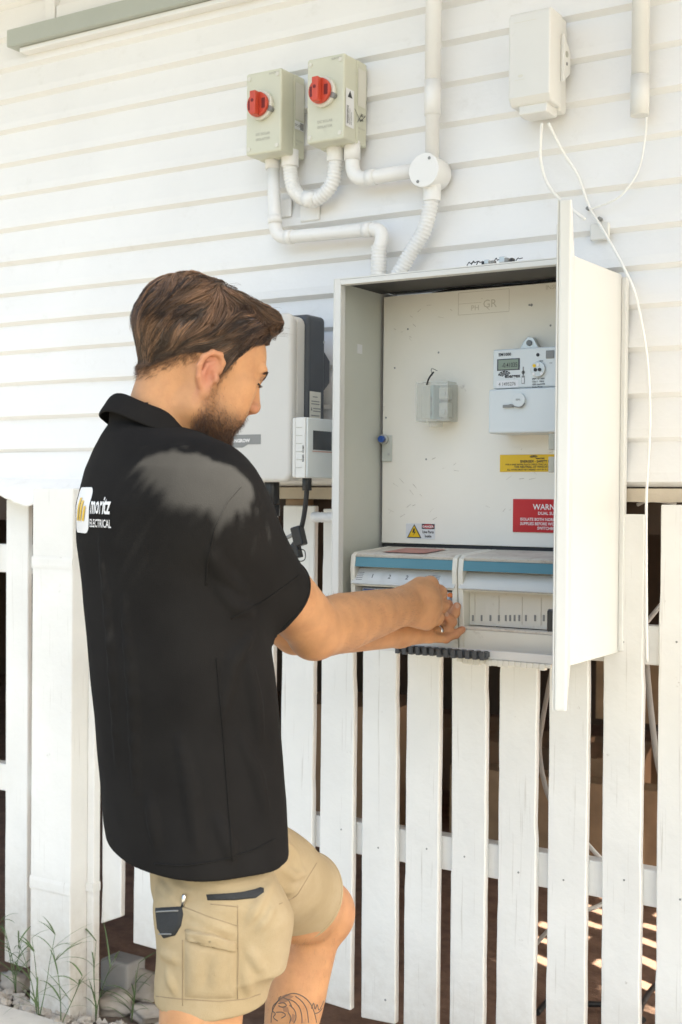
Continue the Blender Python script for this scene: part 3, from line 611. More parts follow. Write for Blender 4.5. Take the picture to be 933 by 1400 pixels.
MB().disc((-1.0415, mf+.0005, 1.6405), (0,-1,0), .0155, .0055, 28).build('optical_port', M['metal'], met, .001)
for dx, dz, r_, mm in ((-.0045,-.001,.0036,'ink'), (.0045,-.001,.0036,'ink'), (-.007,.007,.0035,'syel'), (.001,.0085,.0030,'whiteink'), (-.008,-.009,.003,'whiteink'), (.009,-.009,.003,'whiteink')):
    MB().disc((-1.0415+dx, mf-.0048, 1.6405+dz), (0,-1,0), r_, .0015, 12).build('port_contact', M[mm], met)
MB().disc((-1.043, mf+.0005, 1.6695), (0,-1,0), .0036, .0016, 14).build('indicator', M['ink'], met)
MB().box(-1.026, -1.008, mf-.0015, mf+.001, 1.661, 1.677).build('button', M['greyink'], met, .001)
s_ = MB().disc((-1.078, my-.0035, 1.580), (0,-1,0), .0145, .006, 26).build('seal_cap', M['meter'], met, .0015)
L = Lettering((0, my-.0095, 0)); L.text('SEAL', -1.078, 1.579, .005, .02, 'CENTER'); L.build(M['greyink'], s_)
MB().tube(smooth_path([(-1.112, my-.007, 1.566), (-1.095, my-.008, 1.571), (-1.085, my-.0095, 1.567), (-1.072, my-.0095, 1.565), (-1.064, my-.008, 1.573)], 5), .0011, 6).build('seal_wire', M['greyink'], s_)
mb = MB(); mb.box(-1.112, -1.090, my-.0085, my-.0045, 1.5655, 1.571); mb.build('seal_tag', M['greyink'], s_)

# ------------------------------------------------------------------ clear fuse holder
o = thing('fuse_holder', 'clear plastic fuse holder on the panel, left of the meter', 'fuse holder', (-1.31, -.106, 1.54))
c0, c1 = -1.331, -1.256
MB().box(c0+.004, c1-.004, -.118, -.1055, 1.545, 1.625).build('base', M['clear'], o, .002)
mb = MB(); mb.box(c0, c1, -.162, -.160, 1.545, 1.628); mb.box(c0, c0+.002, -.1595, -.119, 1.545, 1.628); mb.box(c1-.002, c1, -.1595, -.119, 1.545, 1.628); mb.box(c0+.0022, c1-.0022, -.1595, -.119, 1.626, 1.628); mb.box(c0+.0022, c1-.0022, -.1595, -.119, 1.545, 1.547); mb.build('clear_cover', M['clear'], o)
MB().box(c0+.008, c0+.027, -.150, -.119, 1.551, 1.622).build('terminal_block', M['cream'], o, .002)
MB().box(c0+.029, c0+.036, -.152, -.119, 1.551, 1.622).build('label_strip', mat('blue_green_label', (.33, .46, .46), .4), o)
L = Lettering(V((c0+.035, -.152, 1.555)), (0,0,1), (-1,0,0), .0008); L.text('100A FUSE 240V', 0, .001, .0062, .03); L.build(M['ink'], o)
mb = MB(); mb.box(c0+.042, c1-.010, -.140, -.119, 1.592, 1.617); mb.box(c0+.042, c1-.010, -.140, -.119, 1.555, 1.585); mb.build('fuse_clip', mat('grey_translucent', (.62, .62, .58), .3), o, .003)
for k in (1.566, 1.604): MB().disc((c0+.055, -.1402, k), (0,-1,0), .0055, .004, 12).build('screw', M['metal'], o)
MB().box(c0+.028, c0+.048, -.158, -.130, 1.533, 1.5445).build('nib', M['clear'], o, .001)
MB().tube(smooth_path([(c0+.026, -.163, 1.622), (c0+.034, -.168, 1.635), (c0+.044, -.166, 1.648)], 4), .0018, 6).build('seal_wire', M['dark'], o)
MB().tube(smooth_path([(c0+.040, -.165, 1.64), (c0+.038, -.165, 1.655), (c0+.052, -.165, 1.650)], 4), .0006, 5).build('seal_wire', M['dark'], o)

# ------------------------------------------------------------------ signs on the panel
def plate(name, label, cat, xa, xb, za, zb, material, th=.0016):
    o = thing(name, label, cat, ((xa+xb)/2, -.1055, za)); MB().box(xa, xb, -.1055-th, -.1053, za, zb).build('plate', material, o, .0004, 1); return o, Lettering((0, -.1055-th, 0), lift=.0004)
o, L = plate('safety_sign', 'yellow safety sign with black print under the meter', 'sign', -1.160, -.985, 1.4385, 1.474, M['syel'])
cx = -1.0725
L.fan(-1.083, 1.4665, .011, .0065).text('energex', -1.079, 1.4645, .006, .03).text('ENERGEX - SAFETY FIRST !', cx, 1.4575, .0070, .03, 'CENTER').text('FOR A SAFE WORK PLACE CHECK THAT ALL CIRCUITS ARE ISOLATED', cx, 1.4520, .0047, .02, 'CENTER')
L.text('THE NEUTRAL OF WHICH IS AN UPPER', cx, 1.4465, .0062, .02, 'CENTER').text('ALL WORK MUST BE CARRIED OUT BY A LICENSED ELECTRICIAN', cx, 1.4412, .0048, .02, 'CENTER'); L.build(M['ink'], o)
o, L = plate('warning_sign', 'red warning sign with white print, lower right on the panel', 'sign', -1.129, -.962, 1.3135, 1.382, M['sred'], .0022)
cx = -1.0455
L.text('WARNING', cx, 1.3605, .0165, .012, 'CENTER', .95).text('DUAL SUPPLY', cx, 1.350, .0088, .014, 'CENTER').text('ISOLATE BOTH NORMAL AND SOLAR', cx, 1.3375, .0085, .016, 'CENTER', .92).text('SUPPLIES BEFORE WORKING ON THIS', cx, 1.3285, .0085, .016, 'CENTER', .92).text('SWITCHBOARD', cx, 1.3195, .0085, .016, 'CENTER', .92); L.build(M['whiteink'], o)
o, L = plate('danger_sticker', 'white sticker with yellow triangle and red danger oval, lower left on the panel', 'sticker', -1.384, -1.312, 1.2935, 1.327, M['label'], .0006)
L.poly([(-1.381,1.2955),(-1.345,1.2955),(-1.363,1.3255)]); L.build(M['ink'], o, 'triangle_border')
L = Lettering((0,-.1061,0), lift=.0008); L.poly([(-1.3775,1.2975),(-1.3485,1.2975),(-1.363,1.322)]); L.build(M['syel'], o, 'triangle')
L = Lettering((0,-.1061,0), lift=.0012); L.poly([(-1.3645,1.316),(-1.3675,1.3065),(-1.3625,1.3075),(-1.3655,1.3),(-1.3585,1.3095),(-1.363,1.3085),(-1.3605,1.316)]); L.build(M['ink'], o, 'lightning_bolt')
L = Lettering((0,-.1061,0), lift=.0004); L.rect(-1.3445, 1.3155, .0315, .0110); L.build(M['ink'], o, 'oval_border')
L = Lettering((0,-.1061,0), lift=.0008); L.ell(-1.3288, 1.321, .0148, .0046); L.build(M['sred'], o, 'oval')
L = Lettering((0,-.1061,0), lift=.0012); L.text('DANGER', -1.3288, 1.3186, .0066, .03, 'CENTER'); L.build(M['whiteink'], o)
L = Lettering((0,-.1061,0), lift=.0004); L.text('Live Parts', -1.3288, 1.3065, .0078, .03, 'CENTER', .9).text('Inside', -1.3288, 1.2975, .0078, .03, 'CENTER', .9); L.build(M['ink'], o)

# ------------------------------------------------------------------ the two circuit-breaker boards
def board(xa, xb, label, left):
    o = thing('breaker_board', label, 'switchboard', ((xa+xb)/2, -.12, 1.08), 'breaker boards in the cabinet foot')
    F = -.262; t = .011
    cheek = [(-.107, 1.076), (F+.006, 1.076), (F+.004, 1.125), (F-.004, 1.235), (F, 1.262), (F+.012, 1.268), (-.107, 1.276)]
    for a in (xa, xb-t):
        mb = MB(); mb.prism_x(cheek[::-1], a, a+t); mb.build('cheek', M['dbox'], o, .0015)
    mb = MB(); mb.prism_x([(F+.002, 1.263), (F+.013, 1.2675), (-.107, 1.2755), (-.107, 1.2715), (F+.004, 1.258)][::-1], xa+t+.0003, xb-t-.0003); mb.build('top_cap', M['dbgrime'], o)
    mb = MB(); mb.prism_x([(F+.001, 1.2575), (F-.0025, 1.238), (F+.004, 1.238), (F+.006, 1.2575)], xa+t+.0003, xb-t-.0003); mb.build('teal_strip', M['teal'], o)
    mb = MB(); mb.prism_x([(F+.022, 1.2375), (F+.036, 1.207), (F+.040, 1.207), (F+.028, 1.2375)], xa+t+.0003, xb-t-.0003); mb.build('recess_top', M['dbox'], o)
    # tilted label holder
    mb = MB(); mb.prism_x([(F+.016, 1.2345), (F-.008, 1.203), (F-.0055, 1.201), (F+.0185, 1.2335)], xa+.004, xb-.004); fl = mb.build('label_holder', M['flap'], o)
    if left:
        Lb = Lettering((0, F+.0165, 1.2337), (1,0,0), Vector((0, .024, .0315)), .0012)
        Lp = Lettering((0, F+.0165, 1.2337), (1,0,0), Vector((0, .024, .0315)), .0006)
        Lp.rect(xa+.010, -.037, .022, .032); Lp.rect(xb-.075, -.036, .04, .029); Lp.rect(xa+.045, -.031, .026, .024); Lp.rect(xa+.085, -.031, .026, .024); Lp.rect(xa+.125, -.031, .026, .024); Lp.build(M['label'], fl, 'paper_label')
        for k, s in enumerate(('1', '2', '2', '4')): Lb.text(s, xa+.047+.041*k, -.024, .014, .01)
        for k in range(5): Lb.rect(xa+.013, -.012-.0045*k, .015, .0012); Lb.rect(xb-.07, -.013-.0045*k, .028, .0012)
        Lb.build(M['ink'], fl)
    else:
        Lp = Lettering((0, F+.0165, 1.2337), (1,0,0), Vector((0, .024, .0315)), .0006); Lp.rect(xa+.012, -.037, xb-xa-.024, .033); Lp.build(M['dbox'], fl, 'paper_label')
    MB().box(xa+t+.0003, xb-t-.0003, F+.001, F+.03, 1.1975, 1.2005).build('label_ledge', M['dbox'], o, .0006)
    if left:
        MB().box(xa+t+.0003, xb-t-.0003, F+.052, F+.055, 1.10, 1.197).build('recess_back', M['greyink'], o)
        for k in range(6):
            bx = xa+.014+k*.0365
            if bx > xb-.045: break
            br = MB().box(bx, bx+.0352, F+.022, F+.050, 1.115, 1.193).build('breaker', M['breaker'], o, .0015)
            MB().box(bx+.003, bx+.032, F+.0085, F+.0215, 1.152, 1.183).build('breaker_nose', M['breaker'], br, .0015)
            for tx in (.004, .0185):
                mb = MB(); mb.prism_x([(F+.008, 1.160), (F-.004, 1.172), (F-.003, 1.177), (F+.008, 1.177)][::-1], bx+tx, bx+tx+.012); mb.build('toggle', M['grey'], br, .001)
            Lz = Lettering((0, F+.022, 0)); Lz.rect(bx+.004, 1.1875, .027, .003); Lz.build(M['blue'], br, 'print')
        bx = xb-.046
        br = MB().box(bx, bx+.034, F+.018, F+.050, 1.115, 1.193).build('breaker', M['label'], o, .0015)
        MB().disc((bx+.022, F+.0185, 1.186), (0,-1,0), .0055, .004, 14).build('test_button', M['orange'], br)
        MB().box(bx+.004, bx+.032, F+.004, F+.0175, 1.166, 1.1735).build('toggle', M['orange'], br, .001)
        Lz = Lettering((0, F+.018, 0)); Lz.text('TEST', bx+.004, 1.184, .006, .02); Lz.build(M['red'], br, 'print')
        mb = MB(); mb.prism_x([(F+.022, 1.112), (F+.010, 1.104), (F+.006, 1.076), (F+.02, 1.076), (F+.05, 1.112)][::-1], xa+t+.0003, xb-t-.0003); mb.build('lower_cover', M['dbox'], o, .001)
    else:
        MB().box(xa+t+.0003, xb-t-.0003, F+.030, F+.033, 1.128, 1.197).build('blank_cover', M['dbox'], o)
        for px in (647, 659, 671, 682.5, 692, 698, 704, 710.5, 719.5, 732, 744, 757):
            c = at(px, 845, F+.030); mb = MB().box(c[0]-.0018, c[0]+.0018, F+.0285, F+.0298, c[2]-.006, c[2]+.006); mb.build('slot', M['greyink'], o)
        for xk in (xa+.022, xa+.075, xa+.125, xa+.165): MB().box(xk, xk+.0012, F+.0288, F+.0298, 1.135, 1.19).build('moulding_line', M['dbgrime'], o)
        MB().box(xa+t+.0003, xb-t-.0003, F+.004, F+.0295, 1.121, 1.1265).build('dusty_ledge', M['dbgrime'], o, .001)
        mb = MB(); mb.prism_x([(F+.0035, 1.1205), (F+.006, 1.078), (F+.03, 1.078), (F+.03, 1.1205)][::-1], xa+t+.0003, xb-t-.0003); mb.build('lower_cover', M['dbox'], o, .001)
    return o
board(-1.428, -1.178, 'white breaker board at left with numbered labels, teal strip, at the man\'s hands', True)
board(-1.1755, -.955, 'white breaker board at right with blank cover and teal strip, beside the open door', False)
L = Lettering((-1.36, -.25, 1.2682), (1,0,0), (0,1,.055), .0012); L.rect(0, 0, .10, .10)
tag(L.build(mat('faded_red_label', (.45, .20, .16), .6, .15, 20), None, 'faded_label'), 'faded red label lying flat on the left breaker board\'s dusty top', 'label')
# ribbed black duct at the cabinet's foot
o = thing('ribbed_duct', 'black ribbed cable duct lying along the cabinet\'s lower edge, below the hands', 'cable duct', (-1.2, -.30, 1.075))
a = V(at(543, 884, -.305)); b_ = V(at(668, 893, -.305))
MB().box(a.x, b_.x, -.312, -.298, a.z-.007, a.z+.003).build('strip', M['grey'], o, .001)
N = 13
for k in range(N):
    xk = a.x+(b_.x-a.x)*(k+.2)/N; MB().box(xk, xk+(b_.x-a.x)/N*.58, -.319, -.2965, a.z-.0125+random.uniform(-.001,.001), a.z+.004).build('rib', M['grey'], o, .001)
# ragged plaster-like lumps on the bottom lip
o = thing('dried_sealant', 'ragged dried white sealant along the cabinet\'s lower lip', 'sealant', (-1.1, -.298, 1.068))
for k in range(16):
    xk = -1.16+k*.0125; MB().box(xk, xk+.0124, -.2985, -.285, 1.062-random.uniform(0,.006), 1.0698).build('lump', M['dbox'], o, .002)

# ------------------------------------------------------------------ inverter
o = thing('solar_inverter', 'large warm grey solar inverter on the wall behind the man\'s face', 'inverter', (-1.78, -.05, 1.41))
ix0, ix1, iz0, iz1 = -1.975, -1.612, 1.415, 1.79
def rrect(xa, xb, za, zb, r, n=6):
    pts = []
    for cx_, cz_, a0 in ((xb-r, za+r, -90), (xb-r, zb-r, 0), (xa+r, zb-r, 90), (xa+r, za+r, 180)):
        for k in range(n+1): a = R_(a0+90*k/n); pts.append((cx_+r*math.cos(a), cz_+r*math.sin(a)))
    return pts
MB().prism(rrect(ix0, ix1, iz0, iz1, .022), -.222, -.196).build('front_cover', M['inverter'], o, .010, 4)
MB().prism(rrect(ix0+.002, ix1-.002, iz0+.004, iz1-.004, .02), -.1955, -.165).build('case', M['inverter'], o, .003)
sd = [(-.20, 1.455), (-.165, 1.430), (-.165, 1.44), (-.085, 1.44), (-.085, 1.62), (-.075, 1.65), (-.075, 1.69), (-.088, 1.715), (-.088, 1.79), (-.10, 1.80), (-.164, 1.80)]
MB().box(ix0+.006, ix1+.006, -.1645, -.09, 1.44, 1.793).build('heat_sink', M['grey'], o, .012, 3)
mb = MB(); pr_ = [(-.094, 1.625), (-.070, 1.645), (-.070, 1.695), (-.094, 1.715)]
mb.add([(ix1-.03, y, z) for y, z in pr_]+[(ix1+.004, y, z) for y, z in pr_], [(0,1,2,3)[::-1], (4,5,6,7), (0,1,5,4), (1,2,6,5), (2,3,7,6), (3,0,4,7)]); mb.build('handle_lug', M['grey'], o, .002)
mb = MB(); pr_ = [(-.206, 1.47), (-.1648, 1.47), (-.1648, 1.665), (-.178, 1.68), (-.1975, 1.70), (-.1975, 1.78), (-.1648, 1.78)]
MB().disc((ix1+.006, -.10, 1.735), (1,0,0), .003, .002, 10).build('screw', M['metal'], o)
S = Lettering((ix1+.0062, -.162, 1.525), (0,1,0), (0,0,1), .0008); S.rect(.004, 0, .046, .095); S.build(M['cream'], o, 'sticker')
S = Lettering((ix1+.0062, -.162, 1.525), (0,1,0), (0,0,1), .0014)
for k, (a, b2) in enumerate(((.016,.082),(.010,.072),(.010,.066),(.018,.056),(.018,.050),(.010,.040),(.018,.030),(.018,.022),(.016,.010))): S.rect(a, b2, .034 if k else .02, .0022)
for z in (.052, .026): S.poly([(.008,z),(.015,z),(.0115,z+.008)])
S.build(M['greyink'], o, 'sticker_print')
c0 = at(300, 593, -.222); c1 = at(357, 606, -.222)
L = Lettering((0, -.222, 0), lift=.0006); L.rect(c1[0]-.13, c1[2]-.002, .13, .022); L.poly([(c1[0]-.10, c1[2]-.002), (c1[0]-.085, c1[2]-.009), (c1[0]-.05, c1[2]-.009), (c1[0]-.035, c1[2]-.002)]); L.build(M['greyink'], o, 'badge')
L = Lettering((0, -.222, 0), lift=.0012); L.text('SUNGROW', c1[0]-.030, c1[2]+.003, .0108, .04, 'RIGHT', 1.0); L.build(M['whiteink'], o)
# communications box
o = thing('monitor_box', 'small pale grey monitor box with dark screen, between inverter and cabinet', 'monitor', (-1.58, -.05, 1.42))
qx0, qx1, qz0, qz1 = -1.598, -1.561, 1.424, 1.556
MB().box(qx0, qx0+.010, -.238, -.10, qz0, qz1).build('back_shell', M['cab'], o, .005, 3)
MB().box(qx0+.0105, qx1-.001, -.2385, -.10, qz0, qz1).build('middle_shell', M['cab'], o, .002)
MB().box(qx1-.0005, qx1+.004, -.2365, -.10, qz0+.001, qz1-.001).build('face_plate', M['meter'], o, .003)
for k in range(6): zz = qz0+.022+k*.0175; MB().box(qx0+.012, qx0+.028, -.2395, -.2388, zz, zz+.0008).build('groove', M['paleink'], o)
L = Lettering(V((qx1-.004, -.2385, qz0+.035)), (0,0,1), (-1,0,0), .0006); L.text('RS485  COM1', 0, 0, .0062, .02); L.build(M['ink'], o)
S = Lettering((qx1+.004, -.2365, qz0), (0,1,0), (0,0,1), .0008); S.rect(.020, .062, .075, .042); S.build(M['screen'], o, 'screen')
S = Lettering((qx1+.004, -.2365, qz0), (0,1,0), (0,0,1), .0008); S.rect(.018, .0575, .079, .0022); S.build(mat('salmon_line', (.55, .32, .26), .5), o, 'accent_line')
# dark gland, plug and leads under the inverter
o = thing('cable_gland', 'black cable gland hanging under the inverter beside the man\'s shoulder', 'cable gland', (-1.66, -.18, 1.36))
g = V(at(372, 668, -.18))
MB().tube([(g.x, -.18, 1.425), (g.x, -.18, g.z-.035)], .0175, 18).build('barrel', M['black'], o, .001)
MB().tube([(g.x, -.18, g.z-.036), (g.x, -.18, g.z-.062)], .0195, 8).build('gland_nut', M['black'], o, .001)
cable([(g.x, -.18, g.z-.055), V(at(378,725,-.175)), V(at(390,735,-.17)), V(at(402,730,-.17))], .0045, M['greyink'], 'grey lead curving from the black gland to the plug', 'grey_lead')
o = thing('cable_plug', 'black plug and lead hanging under the small monitor box', 'plug', (-1.58, -.2, 1.36))
p = [V(at(420,657,-.20)), V(at(419,680,-.20)), V(at(415,710,-.20)), V(at(408,735,-.20)), V(at(396,752,-.20)), V(at(380,775,-.2))]
MB().tube([p[0]+Vector((0,0,.006)), p[0]+Vector((0,0,-.022))], .0105, 12).build('boot', M['black'], o, .001)
MB().tube(smooth_path(p, 6), .0055, 10).build('lead', M['black'], o)
q = V(at(409,733,-.205)); mb = MB(); mb.box(-.0125, .0125, -.011, .011, -.022, .022); rot = Matrix.Rotation(-.28, 4, 'Y'); mb.v = [tuple(rot@Vector(v)+q) for v in mb.v]; mb.build('connector', M['black'], o, .003)
mb = MB(); mb.box(-.009, .009, -.009, .009, -.015, .015); mb.v = [tuple(rot@Vector(v)+q+Vector((-.004,-.002,-.034))) for v in mb.v]; mb.build('connector_tail', M['black'], o, .002)
mb = MB(); mb.tube(smooth_path([q+Vector((.004,-.004,-.028)), q+Vector((.018,-.004,-.032)), q+Vector((.019,-.004,-.050)), q+Vector((.005,-.004,-.055)), q+Vector((-.008,-.004,-.045))], 6), .0012, 6); mb.build('tether_loop', M['black'], o)
o = thing('conduit', 'short corrugated conduit stub entering the cabinet\'s left side', 'conduit', (-1.48, -.10, 1.35))
c = V(at(428, 707, -.12)); mb = MB(); corrugated(mb, [(c.x, -.12, c.z), (-1.485, -.12, c.z)], .0115); mb.build('corrugated_pipe', M['pvc'], o)
MB().tube([(-1.486, -.12, c.z), (-1.458, -.12, c.z)], .0135, 16).build('collar', M['pvc'], o)

# ------------------------------------------------------------------ signed-distance modelling for the man
class Grid:
    def __init__(s, lo, hi, h):
        s.lo = np.array(lo, float); s.h = h; s.n = np.maximum(2, np.ceil((np.array(hi)-s.lo)/h).astype(int)+1)
        s.F = np.full(s.n, .2, np.float32); s.ax = [(s.lo[i]+h*np.arange(s.n[i])).astype(np.float32) for i in range(3)]
    def _sl(s, lo, hi, pad):
        a = np.clip(np.floor((np.array(lo)-pad-s.lo)/s.h).astype(int), 0, s.n-1); b = np.clip(np.ceil((np.array(hi)+pad-s.lo)/s.h).astype(int)+1, 1, s.n)
        if (b <= a).any(): return None, None
        sl = tuple(slice(a[i], b[i]) for i in range(3)); return sl, np.meshgrid(*[s.ax[i][sl[i]] for i in range(3)], indexing='ij')
    def union(s, fn, lo, hi, k=.01, pad=None):
        if lo is None: lo, hi = s.lo, s.lo+s.h*(s.n-1)
        sl, P = s._sl(lo, hi, (k+.02) if pad is None else pad)
        if sl is None: return s
        d = fn(*P).astype(np.float32); F = s.F[sl]
        h = np.maximum(k-np.abs(F-d), 0)/max(k, 1e-6); s.F[sl] = np.minimum(F, d)-h*h*k*.25; return s
    def cut(s, fn, lo=None, hi=None, k=.004):
        sl, P = s._sl(s.lo if lo is None else lo, (s.lo+s.h*(s.n-1)) if hi is None else hi, k+.01)
        d = -fn(*P).astype(np.float32); F = s.F[sl]
        h = np.maximum(k-np.abs(F-d), 0)/max(k, 1e-6); s.F[sl] = np.maximum(F, d)+h*h*k*.25; return s
    def cone(s, a, b, ra, rb, k=.012, flat=None):
        a = np.array(a, float); b = np.array(b, float); r = max(ra, rb)
        return s.union(lambda X, Y, Z: sd_cone(X, Y, Z, a, b, ra, rb, flat), np.minimum(a, b)-r, np.maximum(a, b)+r, k)
    def ell(s, c, r, ax=None, k=.012):
        c = np.array(c, float); r = np.array(r, float); m_ = r.max()
        return s.union(lambda X, Y, Z: sd_ell(X, Y, Z, c, r, ax), c-m_, c+m_, k)
    def mesh(s):
        F = s.F; S = F < 0; n = s.n
        cnt = np.zeros(n-1, np.int8); 
        for i in (0, 1):
            for j in (0, 1):
                for k in (0, 1): cnt += S[i:n[0]-1+i, j:n[1]-1+j, k:n[2]-1+k]
        act = (cnt > 0) & (cnt < 8); idx = np.argwhere(act); vid = np.full(n-1, -1, np.int64); vid[act] = np.arange(len(idx))
        cv = {}
        for i in (0, 1):
            for j in (0, 1):
                for k in (0, 1): cv[i, j, k] = F[idx[:,0]+i, idx[:,1]+j, idx[:,2]+k]
        acc = np.zeros((len(idx), 3)); num = np.zeros(len(idx))
        cs = list(cv)
        for a in cs:
            for ax in range(3):
                if a[ax] == 0:
                    b = list(a); b[ax] = 1; b = tuple(b); fa, fb = cv[a], cv[b]; m_ = (fa < 0) != (fb < 0)
                    t_ = np.where(m_, fa/np.where(m_, fa-fb, 1), 0); p = np.tile(np.array(a, float), (len(idx), 1)); p[:, ax] = t_
                    acc += p*m_[:, None]; num += m_
        v = s.lo+s.h*(idx+acc/num[:, None]); quads = []
        for ax in range(3):
            o1, o2 = (ax+1) % 3, (ax+2) % 3
            sl0 = [slice(1, n[i]-1) for i in range(3)]; sl1 = list(sl0); sl0[ax] = slice(0, n[ax]-1); sl1[ax] = slice(1, n[ax])
            A = S[tuple(sl0)]; B = S[tuple(sl1)]; e = np.argwhere(A != B)
            if not len(e): continue
            fl = A[e[:,0], e[:,1], e[:,2]]; off = np.array([1, 1, 1]); off[ax] = 0; c = e+off
            def at_(d1, d2):
                q = c.copy(); q[:, o1] -= d1; q[:, o2] -= d2; return vid[q[:,0], q[:,1], q[:,2]]
            q = np.stack([at_(1,1), at_(0,1), at_(0,0), at_(1,0)], 1); q[~fl] = q[~fl][:, ::-1]; quads.append(q)
        q = np.concatenate(quads); return v, q[(q >= 0).all(1)]
def sd_cone(X, Y, Z, a, b, ra, rb, flat=None):
    ab = b-a; L2 = float(ab@ab)
    t_ = np.clip(((X-a[0])*ab[0]+(Y-a[1])*ab[1]+(Z-a[2])*ab[2])/L2, 0, 1); dx, dy, dz = X-a[0]-t_*ab[0], Y-a[1]-t_*ab[1], Z-a[2]-t_*ab[2]
    d2 = dx*dx+dy*dy+dz*dz
    if flat is not None:                       # flat = (axis, factor): thinner along axis
        w_ = dx*flat[0][0]+dy*flat[0][1]+dz*flat[0][2]; d2 = d2+w_*w_*(flat[1]**2-1)
    return np.sqrt(d2)-(ra+t_*(rb-ra))
def sd_ell(X, Y, Z, c, r, ax=None):
    d = (X-c[0], Y-c[1], Z-c[2])
    if ax is not None: d = tuple(d[0]*a[0]+d[1]*a[1]+d[2]*a[2] for a in ax)
    k0 = np.sqrt(sum((d[i]/r[i])**2 for i in range(3)))+1e-6; k1 = np.sqrt(sum((d[i]/r[i]**2)**2 for i in range(3)))+1e-6
    return k0*(k0-1)/k1
def quad_mesh(name, v, q, material, smooth=True):
    me = bpy.data.meshes.new(name); me.vertices.add(len(v)); me.vertices.foreach_set('co', np.asarray(v, np.float32).ravel())
    k = q.shape[1]; me.loops.add(len(q)*k); me.loops.foreach_set('vertex_index', q.astype(np.int32).ravel())
    me.polygons.add(len(q)); me.polygons.foreach_set('loop_start', np.arange(0, len(q)*k, k, dtype=np.int32)); me.polygons.foreach_set('loop_total', np.full(len(q), k, np.int32))
    me.update(calc_edges=True); me.polygons.foreach_set('use_smooth', [smooth]*len(q))
    if material: me.materials.append(material)
    me.validate(); return me
def relax(v, q, it=2, f=.5):
    n = len(v); e = np.concatenate([q[:, [i, (i+1) % 4]] for i in range(4)]); e = np.concatenate([e, e[:, ::-1]])
    deg = np.bincount(e[:, 0], minlength=n)[:, None]
    for k in range(it):
        for s_ in (f, -f*1.02) if it > 1 else (f,):
            a = np.stack([np.bincount(e[:, 0], v[e[:, 1], i], n) for i in range(3)], 1)/np.maximum(deg, 1); v = v+s_*(a-v)
    return v
def sst(a, b, x): t_ = np.clip((x-a)/(b-a), 0, 1); return t_*t_*(3-2*t_)
class Waves:                                # cheap smooth random field
    def __init__(s, freq, n=9, seed=1):
        r = np.random.default_rng(seed); d = r.normal(size=(n, 3)); d /= np.linalg.norm(d, axis=1)[:, None]; s.k = d*freq*r.uniform(.6, 1.7, n)[:, None]; s.p = r.uniform(0, 6.28, n)
    def __call__(s, X, Y, Z): return sum(np.sin(k[0]*X+k[1]*Y+k[2]*Z+p) for k, p in zip(s.k, s.p))/math.sqrt(len(s.p))
def add_attr(me, name, vals):
    a = me.attributes.new(name, 'FLOAT', 'POINT'); a.data.foreach_set('value', np.asarray(vals, np.float32))

# --- materials of the man
def attr_mix(t, fac_attr, c0sock, col1, gain=1.0):
    a = t.nodes.new('ShaderNodeAttribute'); a.attribute_name = fac_attr
    mth = t.nodes.new('ShaderNodeMath'); mth.operation = 'MULTIPLY'; mth.inputs[1].default_value = gain; mth.use_clamp = True; t.links.new(a.outputs['Fac'], mth.inputs[0])
    mx = t.nodes.new('ShaderNodeMix'); mx.data_type = 'RGBA'; t.links.new(mth.outputs[0], mx.inputs[0]); t.links.new(c0sock, mx.inputs[6]); mx.inputs[7].default_value = (*col1, 1); return mx.outputs[2]
M['skin'] = mat('tanned_skin', (.53, .27, .125), .5, .12, 26, .14, 420, spec=.35, dirt=(.40, .17, .085), dirt_amt=.45, dscale=38, lo=.50, hi=.75)
t = M['skin'].node_tree; b = t.nodes['Principled BSDF']; src = b.inputs['Base Color'].links[0].from_socket
b.inputs['Subsurface Weight'].default_value = .12; b.inputs['Subsurface Radius'].default_value = (.012, .005, .003); b.inputs['Subsurface Scale'].default_value = 1.0
src = attr_mix(t, 'flush', src, (.50, .20, .13)); src = attr_mix(t, 'beard', src, (.14, .075, .042), .72); src = attr_mix(t, 'lip', src, (.40, .17, .13))
src = attr_mix(t, 'ink', src, (.11, .085, .07), .8); t.links.new(src, b.inputs['Base Color'])
def hairmat(name, c0, c1):
    m_ = bpy.data.materials.new(name); m_.use_nodes = True; t = m_.node_tree; b = t.nodes['Principled BSDF']; b.inputs['Roughness'].default_value = .38; b.inputs['Specular IOR Level'].default_value = .55
    a = t.nodes.new('ShaderNodeAttribute'); a.attribute_name = 'tone'; r = t.nodes.new('ShaderNodeValToRGB'); r.color_ramp.elements[0].color = (*c0, 1); r.color_ramp.elements[1].color = (*c1, 1)
    t.links.new(a.outputs['Fac'], r.inputs[0]); t.links.new(r.outputs[0], b.inputs['Base Color']); return m_
M['hair'] = hairmat('brown_hair', (.035, .02, .012), (.36, .20, .11))
M['beard'] = hairmat('brown_beard', (.05, .026, .015), (.26, .13, .065))
M['shirt'] = mat('black_polo_cloth', (.0175, .0163, .0155), .85, .15, 9, .15, 700, spec=.01, sheen=.02)
M['shorts'] = mat('khaki_canvas', (.42, .32, .185), .9, .08, 5, .25, 650, spec=.2, dirt=(.52, .42, .28), dirt_amt=.5, dscale=7, lo=.45, hi=.7)
M['shortseam'] = mat('khaki_seam', (.29, .215, .125), .9, .1, 20)
M['pocket'] = mat('black_canvas', (.022, .023, .024), .8, .15, 20, .3, 400)
M['boot'] = mat('brown_work_boot', (.16, .10, .06), .7, .2, 12, .2)
M['eye'] = mat('eye_white', (.70, .66, .62), .15, .02, 10)

RiB = np.array([.776, .63, 0]); LB = np.array([-.63, .776, 0])
FB = np.array([.484, .875, 0]); SB = np.array([.875, -.484, 0])          # facing direction of the chest, and his right-hand side
ZB = np.array([0, 0, 1.0])
